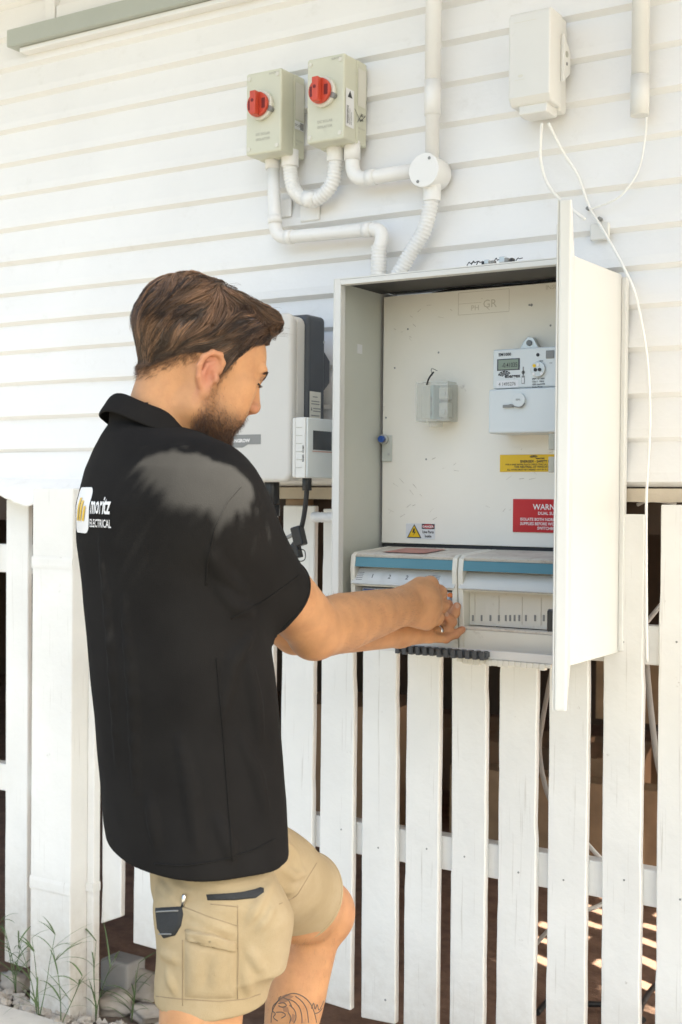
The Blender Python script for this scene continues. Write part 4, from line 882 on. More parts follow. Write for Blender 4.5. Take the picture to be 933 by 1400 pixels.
# --- head, in its own frame: x forward, y to his right, z up (metres)
def head_frame(a, p, r):
    uu = (270-466.5)/1771; ang = YAW-math.atan(uu); Lo = np.array([-math.sin(ang), math.cos(ang), 0]); Ri = np.array([math.cos(ang), math.sin(ang), 0])
    f0 = Ri*math.cos(a)+Lo*math.sin(a); z = ZB; rt = np.cross(f0, z); f = f0*math.cos(p)-z*math.sin(p); u_ = z*math.cos(p)+f0*math.sin(p)
    return f, rt*math.cos(r)-u_*math.sin(r), u_*math.cos(r)+rt*math.sin(r)
HF, HR, HU = head_frame(.37, .34, .08); HO = atd(266, 513, 1.99); HS = 1.03
def h2w(v): v = np.atleast_2d(v); return HO+HS*(v[:, :1]*HF+v[:, 1:2]*HR+v[:, 2:3]*HU)
def w2h(p): d = (np.array(p)-HO)/HS; return np.array([d@HF, d@HR, d@HU])
nb = w2h(atd(200, 655, 1.985))
g = Grid((-.15, -.108, -.22), (.145, .108, .175), .0022)
g.ell((-.004, 0, .050), (.099, .074, .073), k=.0)
g.ell((.040, 0, -.005), (.054, .058, .082), k=.03)
g.cone((-.0275, 0, -.02), nb, .0525, .060, .03)
g.cone((.0, .034, -.06), nb+np.array([.02, .03, .05]), .016, .018, .03); g.cone((.0, -.034, -.06), nb+np.array([.02, -.03, .05]), .016, .018, .03)
for s in (1, -1):
    g.cone((.002, s*.050, -.048), (.058, s*.018, -.074), .019, .015, .022)
    g.cone((-.005, s*.054, -.005), (.002, s*.051, -.05), .017, .018, .022)
    g.ell((.058, s*.042, .000), (.022, .018, .02), k=.022)
    g.ell((.052, s*.040, -.035), (.03, .018, .025), k=.022)
    g.cone((.083, s*.040, .040), (.0915, s*.010, .036), .0085, .0095, .012)
    g.ell((.100, s*.0125, -.0135), (.0105, .0085, .0085), k=.006)
g.ell((.063, 0, -.072), (.021, .024, .021), k=.02)
g.cone((.091, 0, .030), (.1055, 0, -.006), .0075, .0095, .009); g.ell((.106, 0, -.010), (.0095, .0105, .009), k=.006)
g.cone((.098, 0, -.018), (.0895, 0, -.034), .006, .008, .008)
for s in (1, -1):
    g.cut(lambda X, Y, Z, s=s: sd_ell(X, Y, Z, np.array([.101, s*.031, .021]), np.array([.017, .0165, .0105])), (.07, -.06, 0), (.13, .06, .05), .012)
    g.ell((.0765, s*.031, .0205), (.0135, .0145, .0135), k=.003)
    g.cut(lambda X, Y, Z, s=s: sd_cone(X, Y, Z, np.array([.0895, s*.017, .0195]), np.array([.083, s*.042, .0195]), .0016, .0016), (.06, -.06, 0), (.12, .06, .04), .002)
    g.cut(lambda X, Y, Z, s=s: sd_ell(X, Y, Z, np.array([.100, s*.0075, -.021]), np.array([.006, .0042, .005])), (.08, -.03, -.04), (.12, .03, 0), .003)
g.cone((.0885, -.017, -.0395), (.0885, .017, -.0395), .0052, .0052, .006); g.ell((.0925, 0, -.0385), (.0045, .012, .0045), k=.005)
g.cone((.0845, -.015, -.0490), (.0845, .015, -.0490), .0058, .0058, .006); g.ell((.089, 0, -.0490), (.0045, .011, .005), k=.005)
g.cut(lambda X, Y, Z: sd_cone(X, Y, Z, np.array([.0935, -.02, -.0442]), np.array([.0935, .02, -.0442]), .0016, .0016), (.07, -.03, -.06), (.11, .03, -.03), .003)
g.cut(lambda X, Y, Z: sd_ell(X, Y, Z, np.array([.094, 0, -.060]), np.array([.010, .017, .005])), (.07, -.03, -.08), (.11, .03, -.04), .008)
SKF = g.F.copy(); SKG = g
for s in (1, -1):                           # ears
    e = lambda x, z, o: np.array([x, s*(.0705+o), z])
    g.ell(e(-.006, .002, .001), (.017, .0055, .027), k=.004)
    ch = [(.011, .010, .000), (.010, .022, .003), (.001, .0315, .006), (-.012, .0300, .0085), (-.0225, .019, .010), (-.0245, .004, .010), (-.019, -.010, .008), (-.010, -.021, .005)]
    for (xa, za, oa), (xb, zb, ob) in zip(ch, ch[1:]): g.cone(e(xa, za, oa), e(xb, zb, ob), .0042, .0042, .003)
    g.ell(e(-.0005, -.026, .003), (.009, .005, .0105), k=.005)
    ch = [(-.004, .018, .004), (-.013, .010, .006), (-.014, -.003, .0065), (-.008, -.014, .005)]
    for (xa, za, oa), (xb, zb, ob) in zip(ch, ch[1:]): g.cone(e(xa, za, oa), e(xb, zb, ob), .0030, .0030, .003)
    g.cut(lambda X, Y, Z, s=s: sd_ell(X, Y, Z, np.array([-.002, s*.080, -.003]), np.array([.0075, .0085, .0095])), (-.04, -.1, -.04), (.03, .1, .04), .004)
    g.ell(e(.0085, -.004, .004), (.005, .005, .0065), k=.003)
hv, hq = g.mesh(); hv = relax(hv, hq, 2)
def beard_mask(v):
    x, y, z = v[:, 0], np.abs(v[:, 1]), v[:, 2]
    cheek = np.interp(x, [-.01, .012, .03, .05, .07, .082, .10], [.012, .010, -.022, -.031, -.033, -.026, -.030])
    m_ = sst(-.012, .016, cheek-z)*sst(-.014, .010, x-np.interp(z, [-.12, -.10, -.07, -.03, .0, .02], [.045, .022, .004, .006, .013, .014]))
    m_ *= sst(-.118, -.096, z+0*x)
    lipz = np.exp(-((z+.0445)/.0085)**2)*np.exp(-(y/.019)**2)*(x > .08); m_ *= 1-.9*np.clip(lipz*1.2, 0, 1)
    m_ *= 1-.55*np.exp(-((z+.0585)/.006)**2)*sst(.012, .022, y)*(x > .07)
    m_ *= .55+.45*sst(-.025, -.075, z); return np.clip(m_, 0, 1)
hb = beard_mask(hv); hl = np.exp(-((hv[:, 2]+.0445)/.0068)**2)*np.exp(-(hv[:, 1]/.0165)**2)*(hv[:, 0] > .083)
hfl = np.clip(.9*np.exp(-(((hv[:, 0]+.008)/.02)**2+((hv[:, 2]-.002)/.032)**2))*(np.abs(hv[:, 1]) > .07)+.55*np.exp(-(((hv[:, 0]-.104)/.012)**2+((hv[:, 2]+.012)/.012)**2)), 0, 1)
pieces = [(h2w(hv), hq, hb, hl, hfl, 0*hb)]
# --- right arm with hand
def C_(px, py, d): return atd(px, py, d)
shR = C_(285, 697, 1.86); elR = C_(432, 861, 2.13); wrR = C_(551, 829, 2.40)
g = Grid(np.minimum(np.minimum(shR, elR), wrR)-[.10, .10, .10], np.maximum(np.maximum(shR, elR), wrR)+[.16, .16, .10], .0026)
g.cone(shR, elR+(shR-elR)*.15, .056, .048, .001); g.cone(elR+(shR-elR)*.15, elR, .048, .047, .001)
fx_ = lambda a, b, t_: a+(b-a)*t_
g.cone(elR, fx_(elR, wrR, .28), .048, .0505, .006); g.cone(fx_(elR, wrR, .28), fx_(elR, wrR, .65), .0505, .043, .001); g.cone(fx_(elR, wrR, .65), wrR, .043, .0345, .001)
g.ell(elR+np.array([-.0, -.012, -.018]), (.026, .026, .024), k=.02)
kn = [C_(588, 798, 2.475), C_(600, 810, 2.495), C_(603, 827, 2.50), C_(596, 844, 2.49)]           # knuckles index..little
for k_, wo in zip(kn, (.010, .004, -.004, -.011)): g.cone(wrR+ZB*wo*1.3, k_, .0195, .0150, .014)
g.cone(wrR, C_(583, 850, 2.47), .026, .017, .015); g.ell((wrR+kn[1]+kn[2]+wrR)/4+np.array([0, 0, -.004]), (.038, .038, .036), k=.02)
for k_ in kn: g.ell(k_+RiB*.002, (.0135, .0135, .0125), k=.007)
tip = [(C_(600, 806, 2.540), C_(594, 816, 2.566), C_(592, 826, 2.575)), (C_(606, 818, 2.545), C_(600, 830, 2.566), C_(594, 836, 2.560)), (C_(606, 834, 2.545), C_(598, 842, 2.560), C_(590, 842, 2.548)), (C_(598, 849, 2.53), C_(590, 852, 2.54), C_(584, 849, 2.53))]
for k_, (p1, p2, p3) in zip(kn, tip): g.cone(k_, p1, .0110, .0098, .005); g.cone(p1, p2, .0098, .0088, .003); g.cone(p2, p3, .0088, .0076, .003)
g.cone(wrR+ZB*.012, C_(573, 800, 2.46), .020, .0145, .012); g.cone(C_(573, 800, 2.46), C_(587, 803, 2.52), .0125, .0105, .006); g.cone(C_(587, 803, 2.52), C_(592, 812, 2.555), .0105, .0085, .003)
for a_, b_ in ((kn[0], kn[1]), (kn[1], kn[2]), (kn[2], kn[3])):
    m_ = (a_+b_)/2-LB*.012; g.cut(lambda X, Y, Z, m_=m_: sd_ell(X, Y, Z, m_+LB*.004+RiB*.012, np.array([.007, .007, .0042])), m_-.03, m_+.03, .006)
for k_, wo in zip(kn[:4], (.008, .003, -.003, -.008)):                       # extensor tendons
    g.cone(fx_(wrR, k_, .35)-LB*.018, k_-LB*.0095, .0035, .0030, .012)
av, aq = g.mesh(); av = relax(av, aq, 2)
fl = np.zeros(len(av))
for k_ in kn: fl = np.maximum(fl, .55*np.exp(-((av-k_)**2).sum(1)/.014**2))
pieces.append((av, aq, 0*fl, 0*fl, fl, 0*fl))
# --- left arm with hand
shL = C_(235, 690, 1.97)-SB*.175+FB*.02; elL = C_(405, 862, 2.30); wrL = C_(546, 866, 2.49)
g = Grid(np.minimum(np.minimum(shL, elL), wrL)-[.09, .09, .09], np.maximum(np.maximum(shL, elL), wrL)+[.17, .14, .09], .0026)
g.cone(shL, elL, .052, .043, .001); g.cone(elL, fx_(elL, wrL, .3), .043, .043, .004); g.cone(fx_(elL, wrL, .3), wrL, .043, .0265, .001)
pal = C_(590, 866, 2.545)
g.cone(wrL, C_(586, 869, 2.53), .0225, .0150, .012); g.cone(wrL, C_(588, 862, 2.555), .0225, .0150, .012); g.cone(wrL, C_(588, 856, 2.575), .0225, .015, .012)
fingers = [[(588,872,2.530),(610,872.5,2.550),(623,867,2.560),(632,861,2.566)], [(589,864,2.545),(611,862,2.562),(618,850,2.560),(610,842,2.553)], [(590,857,2.56),(613,851,2.575),(622,838,2.572),(625,829,2.566)], [(590,851,2.575),(610,842,2.588),(617,833,2.585),(613,825,2.580)]]
rad = [(.0102,.0092,.0084,.0074), (.0112,.0102,.0094,.0082), (.0115,.0104,.0095,.0084), (.0112,.0102,.0092,.0082)]
for fgr, rr in zip(fingers, rad):
    P_ = [C_(*q) for q in fgr]
    for j in range(3): g.cone(P_[j], P_[j+1], rr[j], rr[j+1], .004)
    for j in (1, 2): g.ell(P_[j], (rr[j]*1.07,)*3, k=.003)
for q in ((585, 868, 2.585), (590, 868, 2.56)): pass
g.cone(C_(560, 860, 2.52), C_(585, 848, 2.60), .018, .012, .01); g.cone(C_(585, 848, 2.60), C_(602, 836, 2.60), .0115, .009, .004)
lv, lq = g.mesh(); lv = relax(lv, lq, 2)
fl = np.zeros(len(lv))
for fgr in fingers:
    for j in (1, 2, 3): fl = np.maximum(fl, .8*np.exp(-((lv-C_(*fgr[j]))**2).sum(1)/.010**2))
pieces.append((lv, lq, 0*fl, 0*fl, fl, 0*fl))
# --- torso core and legs
hipR = C_(292, 1180, 1.93); kneeR = C_(270, 1455, 1.865); ankR = C_(262, 1850, 1.90)
hipL = C_(305, 1150, 2.06); kneeL = C_(437, 1250, 2.34); ankL = C_(352, 1575, 2.29)
g = Grid((-2.0, -1.65, .02), (-.75, -.25, 1.5), .005)
tc0 = C_(235, 690, 1.98); tc1 = C_(288, 1120, 1.98)
for a_, b_, ra, rb in ((tc0+SB*.11, tc0-SB*.11, .085, .085), (tc0, tc1, .09, .07), (tc1+SB*.03, hipL, .06, .065), (tc1, hipR, .055, .05), (hipR, fx_(hipR, kneeR, .3), .05, .062), (hipL, fx_(hipL, kneeL, .2), .065, .07)): g.cone(a_, b_, ra, rb, .05)
g.cone(C_(200, 655, 1.985), tc0, .058, .09, .04); g.cone(tc0+SB*.15, shR, .06, .055, .03); g.cone(tc0-SB*.13, shL, .06, .05, .03)
for hp, kn_, an in ((hipR, kneeR, ankR), (hipL, kneeL, ankL)):
    g.cone(fx_(hp, kn_, .3), kn_, .066, .058, .002); g.cone(kn_, fx_(kn_, an, .12), .053, .046, .006); g.cone(fx_(kn_, an, .12), fx_(kn_, an, .32), .046, .0485, .001); g.cone(fx_(kn_, an, .32), an, .0485, .034, .001)
    g.ell(kn_+FB*.012+ZB*.004, (.049, .049, .052), k=.025)
g.ell(fx_(kneeL, ankL, .36)-RiB*.008, (.047, .047, .085), k=.02)
g.ell(fx_(kneeR, ankR, .30)-FB*.016, (.050, .050, .095), k=.03)
g.ell(fx_(hipL, kneeL, .74)-ZB*.016, (.062, .062, .058), k=.035)
tv, tq = g.mesh(); tv = relax(tv, tq, 3)
# tattoo on the left shin: a drawn head of curling mane strokes, as ink lines on the skin
tat = C_(401, 1386, 2.245)
ax_u = RiB; ax_v = ZB
rel = tv-tat
inkv = 0*tv[:, 0]
pieces.append((tv, tq, 0*inkv, 0*inkv, .35*np.exp(-((tv-(kneeL+FB*.03))**2).sum(1)/.05**2), inkv))
off = 0; Vv = []; Qq = []; A = [[], [], [], []]
for pc in pieces:
    Vv.append(pc[0]); Qq.append(pc[1]+off); off += len(pc[0])
    for i in range(4): A[i].append(pc[2+i])
me = quad_mesh('person', np.concatenate(Vv), np.concatenate(Qq), M['skin'])
for nm, a_ in zip(('beard', 'lip', 'flush', 'ink'), A): add_attr(me, nm, np.concatenate(a_))
man = bpy.data.objects.new('person', me); col.objects.link(man); WM[man.name] = Matrix.Identity(4)
tag(man, 'bearded man in black polo and khaki shorts working inside the open cabinet, one knee raised', 'person')
def child(name, me, parent):
    o = bpy.data.objects.new(name, me); col.objects.link(o); attach(o, parent); return o
BV_body = BVHTree.FromPolygons([Vector(v) for v in np.concatenate(Vv)], [tuple(q) for q in np.concatenate(Qq)])

# --- polo shirt
def on_cloth(bv, px, py, lift):
    d = Vector(tuple(map(float, ray(px, py)))).normalized(); h_ = bv.ray_cast(V(CAM), d, 6)
    if h_[0] is None: return None
    n = h_[1] if h_[1].dot(d) < 0 else -h_[1]; return h_[0]+n*lift
def ridges(g, lines, r, k):
    v_, q_ = g.mesh(); bv = BVHTree.FromPolygons([Vector(a) for a in v_], [tuple(a) for a in q_])
    for pts in lines:
        W_ = []
        for a, b_ in zip(pts, pts[1:]): W_ += [on_cloth(bv, a[0]+(b_[0]-a[0])*t_/4, a[1]+(b_[1]-a[1])*t_/4, -r*.35) for t_ in range(5)]
        W_ = [np.array(w_) for w_ in W_ if w_ is not None]; n_ = len(W_)
        for i in range(n_-1):
            f_ = lambda j: r*(.25+.75*math.sin(math.pi*min(1, max(0, j/(n_-1)))))
            if np.linalg.norm(W_[i+1]-W_[i]) < .06 and np.linalg.norm(W_[i+1]-W_[i]) > 1e-4: g.cone(W_[i], W_[i+1], f_(i), f_(i+1), k)
rows = [(577, 150, 248, .055), (592, 140, 276, .095), (612, 128, 300, .145), (640, 116, 322, .178), (690, 105.5, 345, .19), (740, 107, 352, .188), (800, 114, 354, .182), (850, 119, 356, .178), (890, 122, 363, .175), (960, 127.5, 371, .172), (1020, 133, 377, .172), (1080, 138, 383, .176), (1130, 142, 385, .183), (1165, 146, 385, .188), (1215, 150, 385, .19), (1260, 152, 385, .19)]
DT = 1.98
zz = np.array([atd(0, r[0], DT)[2] for r in rows])[::-1]; tabs = []
for py, l, r, a_ in rows:
    c = atd((l+r)/2, py, DT); hw = (r-l)/2*DT/FPX; q = (FB@RiB); p_ = (SB@RiB); bb = math.sqrt(max(hw*hw-(a_*p_)**2, .02**2))/q; tabs.append((c[0], c[1], a_, bb))
tabs = np.array(tabs)[::-1]
wv1 = Waves(16, 9, 3); wv2 = Waves(38, 9, 4)
def torso_sd(X, Y, Z, grow=0.0):
    cx, cy, a_, b_ = (np.interp(Z, zz, tabs[:, i]) for i in range(4))
    u_ = (X-cx)*FB[0]+(Y-cy)*FB[1]; v_ = (X-cx)*SB[0]+(Y-cy)*SB[1]; n = 2.25
    r_ = ((np.abs(u_)/(b_+grow))**n+(np.abs(v_)/(a_+grow))**n)**(1/n); return (r_-1)*np.minimum(a_+grow, b_+grow)
zhem = C_(262, 1169, 1.93)[2]
g = Grid((-1.78, -1.62, zhem-.02), (-.80, -.55, 1.52), .004)
g.union(torso_sd, (-1.8, -1.7, zhem-.03), (-.7, -.5, 1.50), 0)
slA = C_(283, 700, 1.87); slB = C_(367, 814, 2.025); sld = (slB-slA)/np.linalg.norm(slB-slA)
slE = slB+sld*.03
g.cone(slA, slE, .073, .068, .05)
g.cone(tc0+SB*.10+ZB*.005, slA, .080, .073, .05)
slL = shL; slLb = fx_(shL, elL, .62); g.cone(slL, slLb, .070, .070, .04)
# folds: diagonal drags from the shoulder and the waist
def folds(X, Y, Z):
    lowz = sst(1.25, .95, Z)
    s1 = (X*RiB[0]+Y*RiB[1])
    return .0022*wv1(X, Y, Z*.45)+.0008*wv2(X, Y, Z)+.0030*lowz*np.sin(34*s1+3*Z+1.3*wv1(X, Y, Z))
XX, YY, ZZ = np.meshgrid(*g.ax, indexing='ij'); g.F += folds(XX, YY, ZZ).astype(np.float32)*(np.abs(g.F) < .05)
# side vent fold, sleeve mouth, armpit crease, hem
g.cut(lambda X, Y, Z: ((X-slB[0])*sld[0]+(Y-slB[1])*sld[1]+(Z-slB[2])*sld[2])*-1 if False else -((X-slB[0])*sld[0]+(Y-slB[1])*sld[1]+(Z-slB[2])*sld[2])+0*X, slB-np.array([.05, .05, .12]), slB+np.array([.16, .16, .06]), .004) if False else None
def sleeve_plane(X, Y, Z):
    d_ = (X-slB[0])*sld[0]+(Y-slB[1])*sld[1]+(Z-slB[2])*sld[2]; r_ = sd_cone(X, Y, Z, slA, slE+sld*.1, .11, .11); return np.maximum(-d_, r_)
g.cut(sleeve_plane, slB-.2, slB+.2, .003)
g.cut(lambda X, Y, Z: sd_cone(X, Y, Z, slB-sld*.05, slB+sld*.06, .0625, .0635), slB-.14, slB+.14, .002)
g.cut(lambda X, Y, Z: zhem+.012*np.sin(3.5*((X+1.2)*RiB[0]+(Y+1)*RiB[1]))-(zhem*0+Z)+0*X if False else (Z-(zhem+.003*np.sin(9*(X*RiB[0]+Y*RiB[1]))+.10*np.maximum(0, (X+1.17)*FB[0]+(Y+1.03)*FB[1]-.02))), None, None, .004)
ridges(g, [[(288,752),(305,785),(335,812)], [(296,800),(322,828),(345,836)], [(345,868),(318,905),(304,980)], [(340,900),(350,960),(356,1010)], [(138,740),(152,880),(160,1040)], [(170,820),(182,950),(186,1080)], [(330,1010),(352,1060),(364,1110)], [(205,1090),(216,1160)], [(246,1010),(262,1090),(270,1160)], [(298,1120),(312,1150),(318,1172)]], .0065, .012)
sv, sq = g.mesh(); sv = relax(sv, sq, 2)
d_ = (sv-slB)@sld; m_ = (np.abs(d_) < .0045) & (np.linalg.norm(sv-slB, axis=1) < .10); sv[m_] -= d_[m_][:, None]*sld
me = quad_mesh('polo_shirt', sv, sq, M['shirt']); shirt = child('polo_shirt', me, man)
BV_s = BVHTree.FromPolygons([Vector(v) for v in sv], [tuple(q) for q in sq])
# collar: a folded band round the neck, open towards the chest
def band(name, cpx, rows_, a_, b_, tilt, material, parent, ph=(R_(-168), R_(168)), n=56, thick=.004):
    c = atd(*cpx); vs = []; fs = []; m_ = len(rows_)
    for k in range(n):
        th_ = ph[0]+(ph[1]-ph[0])*k/(n-1)                # measured from the back of the neck
        for (dz, gr) in rows_:
            rf = -math.cos(th_)*(b_+gr); rs = math.sin(th_)*(a_+gr)
            vs.append(c+FB*rf+SB*rs+ZB*(dz+tilt*rf+.0015*math.sin(5*th_)))
    for k in range(n-1):
        for j in range(m_-1): fs.append((k*m_+j, (k+1)*m_+j, (k+1)*m_+j+1, k*m_+j+1))
    me = raw_mesh(name, vs, fs, material, True); o = child(name, me, parent)
    so = o.modifiers.new('thickness', 'SOLIDIFY'); so.thickness = thick; so.offset = 0; sb = o.modifiers.new('smooth', 'SUBSURF'); sb.levels = 1; sb.render_levels = 1; return o
band('collar', (210, 587, 1.985), [(.004, -.006), (.018, -.005), (.020, -.001), (.016, .004), (.0, .011), (-.013, .018), (-.018, .019)], .066, .062, -.50, M['shirt'], shirt)
# print on the back, laid on the cloth
def drape(name, polys, org, uu, vv, direc, bv, lift, material, parent, maxd=.5):
    vs = []; fs = []; dv = V(direc).normalized()
    for pts, fcs in polys:
        o0 = len(vs); ok = []
        for x_, y_ in pts:
            p_ = V(org)+V(uu)*x_+V(vv)*y_; h_ = bv.ray_cast(p_-dv*.4, dv, 1.0)
            if h_[0] is None: vs.append(p_); ok.append(False)
            else: vs.append(h_[0]+(h_[1] if h_[1].dot(dv) < 0 else -h_[1])*lift); ok.append(True)
        fs += [tuple(i+o0 for i in f) for f in fcs if all(ok[i] for i in f)]
    return child(name, raw_mesh(name, vs, fs, material), parent)
def gridpoly(fn, x0, x1, y0, y1, n=10, m_=10):
    xs = np.linspace(x0, x1, n); ys = np.linspace(y0, y1, m_); return ([(x, y) for y in ys for x in xs], [(j*n+i, j*n+i+1, (j+1)*n+i+1, (j+1)*n+i) for j in range(m_-1) for i in range(n-1)])
cb = np.array([np.interp(C_(112, 700, DT)[2], zz, tabs[:, i]) for i in range(2)]+[0]); logoz = C_(112, 697, DT)[2]
org = np.array([cb[0], cb[1], logoz])-FB*.10
def roundpoly(x0, x1, y0, y1, r):
    P0 = rrect(x0, x1, y0, y1, r, 4); P_ = []
    for a, b_ in zip(P0, P0[1:]+P0[:1]):
        m_ = max(1, int(math.hypot(a[0]-b_[0], a[1]-b_[1])/.005)); P_ += [(a[0]+(b_[0]-a[0])*k/m_, a[1]+(b_[1]-a[1])*k/m_) for k in range(m_)]
    P_ = P_; c = ((x0+x1)/2, (y0+y1)/2); rings = []; K = 5
    pts = [c]; n = len(P_)
    for k in range(1, K+1): pts += [(c[0]+(p[0]-c[0])*k/K, c[1]+(p[1]-c[1])*k/K) for p in P_]
    fs = [(0, 1+i, 1+(i+1) % n) for i in range(n)]
    for k in range(K-1): fs += [(1+k*n+i, 1+(k+1)*n+i, 1+(k+1)*n+(i+1) % n, 1+k*n+(i+1) % n) for i in range(n)]
    return pts, fs
LX0, LX1 = -.060, .014
drape('logo_badge', [roundpoly(LX0, LX1, -.034, .034, .012)], org, SB, ZB, FB, BV_s, .0012, M['whiteink'], shirt)
def strip(pts, n=6):                        # quad subdivided into n
    (a, b_, c, d) = pts; vs = []; 
    for k in range(n+1): t_ = k/n; vs += [(a[0]+(d[0]-a[0])*t_, a[1]+(d[1]-a[1])*t_), (b_[0]+(c[0]-b_[0])*t_, b_[1]+(c[1]-b_[1])*t_)]
    return vs, [(2*k, 2*k+1, 2*k+3, 2*k+2) for k in range(n)]
lx = lambda t_: LX0+(LX1-LX0)*t_
polys = [strip([(lx(.22), -.016), (lx(.36), -.016), (lx(.50), .018), (lx(.36), .018)]), strip([(lx(.44), -.016), (lx(.56), -.016), (lx(.68), .014), (lx(.56), .014)]), strip([(lx(.64), -.016), (lx(.76), -.016), (lx(.84), .006), (lx(.74), .006)])]
drape('logo_mark', polys, org, SB, ZB, FB, BV_s, .0024, M['syel'], shirt)
def drapetext(s, x, y, size, bold, name, sx):
    vs, fs = text_geo(s, size, bold, 'LEFT', sx); drape(name, [([(x+a, y+b_) for a, b_ in vs], fs)], org, SB, ZB, FB, BV_s, .0020, M['whiteink'], shirt)
drapetext('moritz', .019, -.004, .036, .02, 'lettering', .66); drapetext('ELECTRICAL', .019, -.024, .0165, .01, 'lettering', .74)

# --- shorts
g = Grid(C_(285,1200,1.93)-[.32,.28,.40], C_(285,1200,1.93)+[.42,.55,.20], .004)
rws = [(1100, 190, 345, .12), (1150, 192, 356, .13), (1195, 204, 368, .14), (1225, 208, 382, .15), (1285, 224, 370, .135)]
z2 = np.array([atd(0, r[0], 1.97)[2] for r in rws])[::-1]; tb = []
for py, l, r, a_ in rws:
    c = atd((l+r)/2, py, 1.97); hw = (r-l)/2*1.97/FPX; tb.append((c[0], c[1], a_, math.sqrt(max(hw*hw-(a_*(SB@RiB))**2, .05**2))/(FB@RiB)))
tb = np.array(tb)[::-1]
def hips(X, Y, Z):
    cx, cy, a_, b_ = (np.interp(Z, z2, tb[:, i]) for i in range(4)); u_ = (X-cx)*FB[0]+(Y-cy)*FB[1]; v_ = (X-cx)*SB[0]+(Y-cy)*SB[1]
    r_ = np.sqrt((u_/b_)**2+(v_/a_)**2); return np.maximum(np.maximum((r_-1)*np.minimum(a_, b_), Z-.94), z2[0]-Z)
g.union(hips, None, None, 0)
DL = 1.905
rwl = [(1150, 262, 340), (1185, 236, 362), (1215, 212, 378), (1235, 210, 379), (1260, 209.5, 379), (1318, 212, 374), (1375, 211.5, 363), (1420, 211, 355)]
z3 = np.array([atd(0, r[0], DL)[2] for r in rwl])[::-1]; tl = np.array([(*atd((l+r)/2, py, DL)[:2], (r-l)/2*DL/FPX) for py, l, r in rwl])[::-1]
zh2 = C_(285, 1388, 1.85)[2]
def legR(X, Y, Z, gr=0.0):
    cx, cy, r_ = (np.interp(Z, z3, tl[:, i]) for i in range(3)); return np.sqrt((X-cx)**2+(Y-cy)**2)-(r_+gr)
g.union(lambda X, Y, Z: np.maximum(np.maximum(legR(X, Y, Z), Z-.90), zh2-Z), None, None, .045)
thA = C_(318, 1165, 2.07); thB = C_(413, 1224, 2.28); thd = (thB-thA)/np.linalg.norm(thB-thA); g.cone(thA, thB+thd*.03, .084, .077, .04)
wv3 = Waves(22, 9, 8); wv4 = Waves(55, 9, 9)
XX, YY, ZZ = np.meshgrid(*g.ax, indexing='ij')
s1 = XX*RiB[0]+YY*RiB[1]; dg = .0045*sst(.72, .84, ZZ)*np.sin(46*(ZZ*.85+s1*.55)+1.2*wv3(XX, YY, ZZ))*sst(.95, .80, ZZ)
g.F += (.0042*wv3(XX, YY, ZZ*.6)+.0014*wv4(XX, YY, ZZ)+1.3*dg+.0025*np.sin(30*s1+4*wv3(XX*.6, YY*.6, ZZ*.4))).astype(np.float32)*(np.abs(g.F) < .06)*(.15+.85*sst(zh2+.005, zh2+.07, ZZ))*(.15+.85*sst(-.0, -.09, (XX-thB[0])*thd[0]+(YY-thB[1])*thd[1]+(ZZ-thB[2])*thd[2]))
g.cut(lambda X, Y, Z: -(-((X-thB[0])*thd[0]+(Y-thB[1])*thd[1]+(Z-thB[2])*thd[2])) *-1 if False else np.maximum(-((X-thB[0])*thd[0]+(Y-thB[1])*thd[1]+(Z-thB[2])*thd[2]), sd_cone(X, Y, Z, thA, thB+thd*.2, .12, .12)), thB-.2, thB+.2, .003)
g.cut(lambda X, Y, Z: sd_cone(X, Y, Z, thB-thd*.06, thB+thd*.06, .066, .067), thB-.14, thB+.14, .002)
g.cut(lambda X, Y, Z: np.maximum(Z-zh2-.002*np.sin(20*(X+Y))-.0015, legR(X, Y, Z, .05)), None, None, .003)
g.cut(lambda X, Y, Z: np.maximum(legR(X, Y, Z, -.009), np.abs(Z-zh2)-.04), None, None, .002)
ridges(g, [[(216,1205),(235,1222),(246,1234)], [(228,1197),(243,1212),(262,1222)], [(256,1244),(290,1264),(322,1276)], [(258,1264),(300,1286)], [(372,1205),(352,1240),(340,1262)], [(376,1240),(354,1270)], [(216,1300),(245,1314)], [(338,1296),(362,1330)], [(334,1322),(342,1362)], [(228,1326),(240,1358)], [(390,1148),(406,1170),(414,1198)], [(386,1186),(402,1198),(420,1192)], [(388,1222),(405,1212)], [(300,1306),(294,1350)], [(270,1300),(268,1352)]], .0055, .008)
pv, pq = g.mesh(); pv = relax(pv, pq, 2)
d_ = (pv-thB)@thd; m_ = (np.abs(d_) < .0045) & (np.linalg.norm(pv-thB, axis=1) < .11); pv[m_] -= d_[m_][:, None]*thd
shorts = child('shorts', quad_mesh('shorts', pv, pq, M['shorts']), man)
BV_p = BVHTree.FromPolygons([Vector(v) for v in pv], [tuple(q) for q in pq])
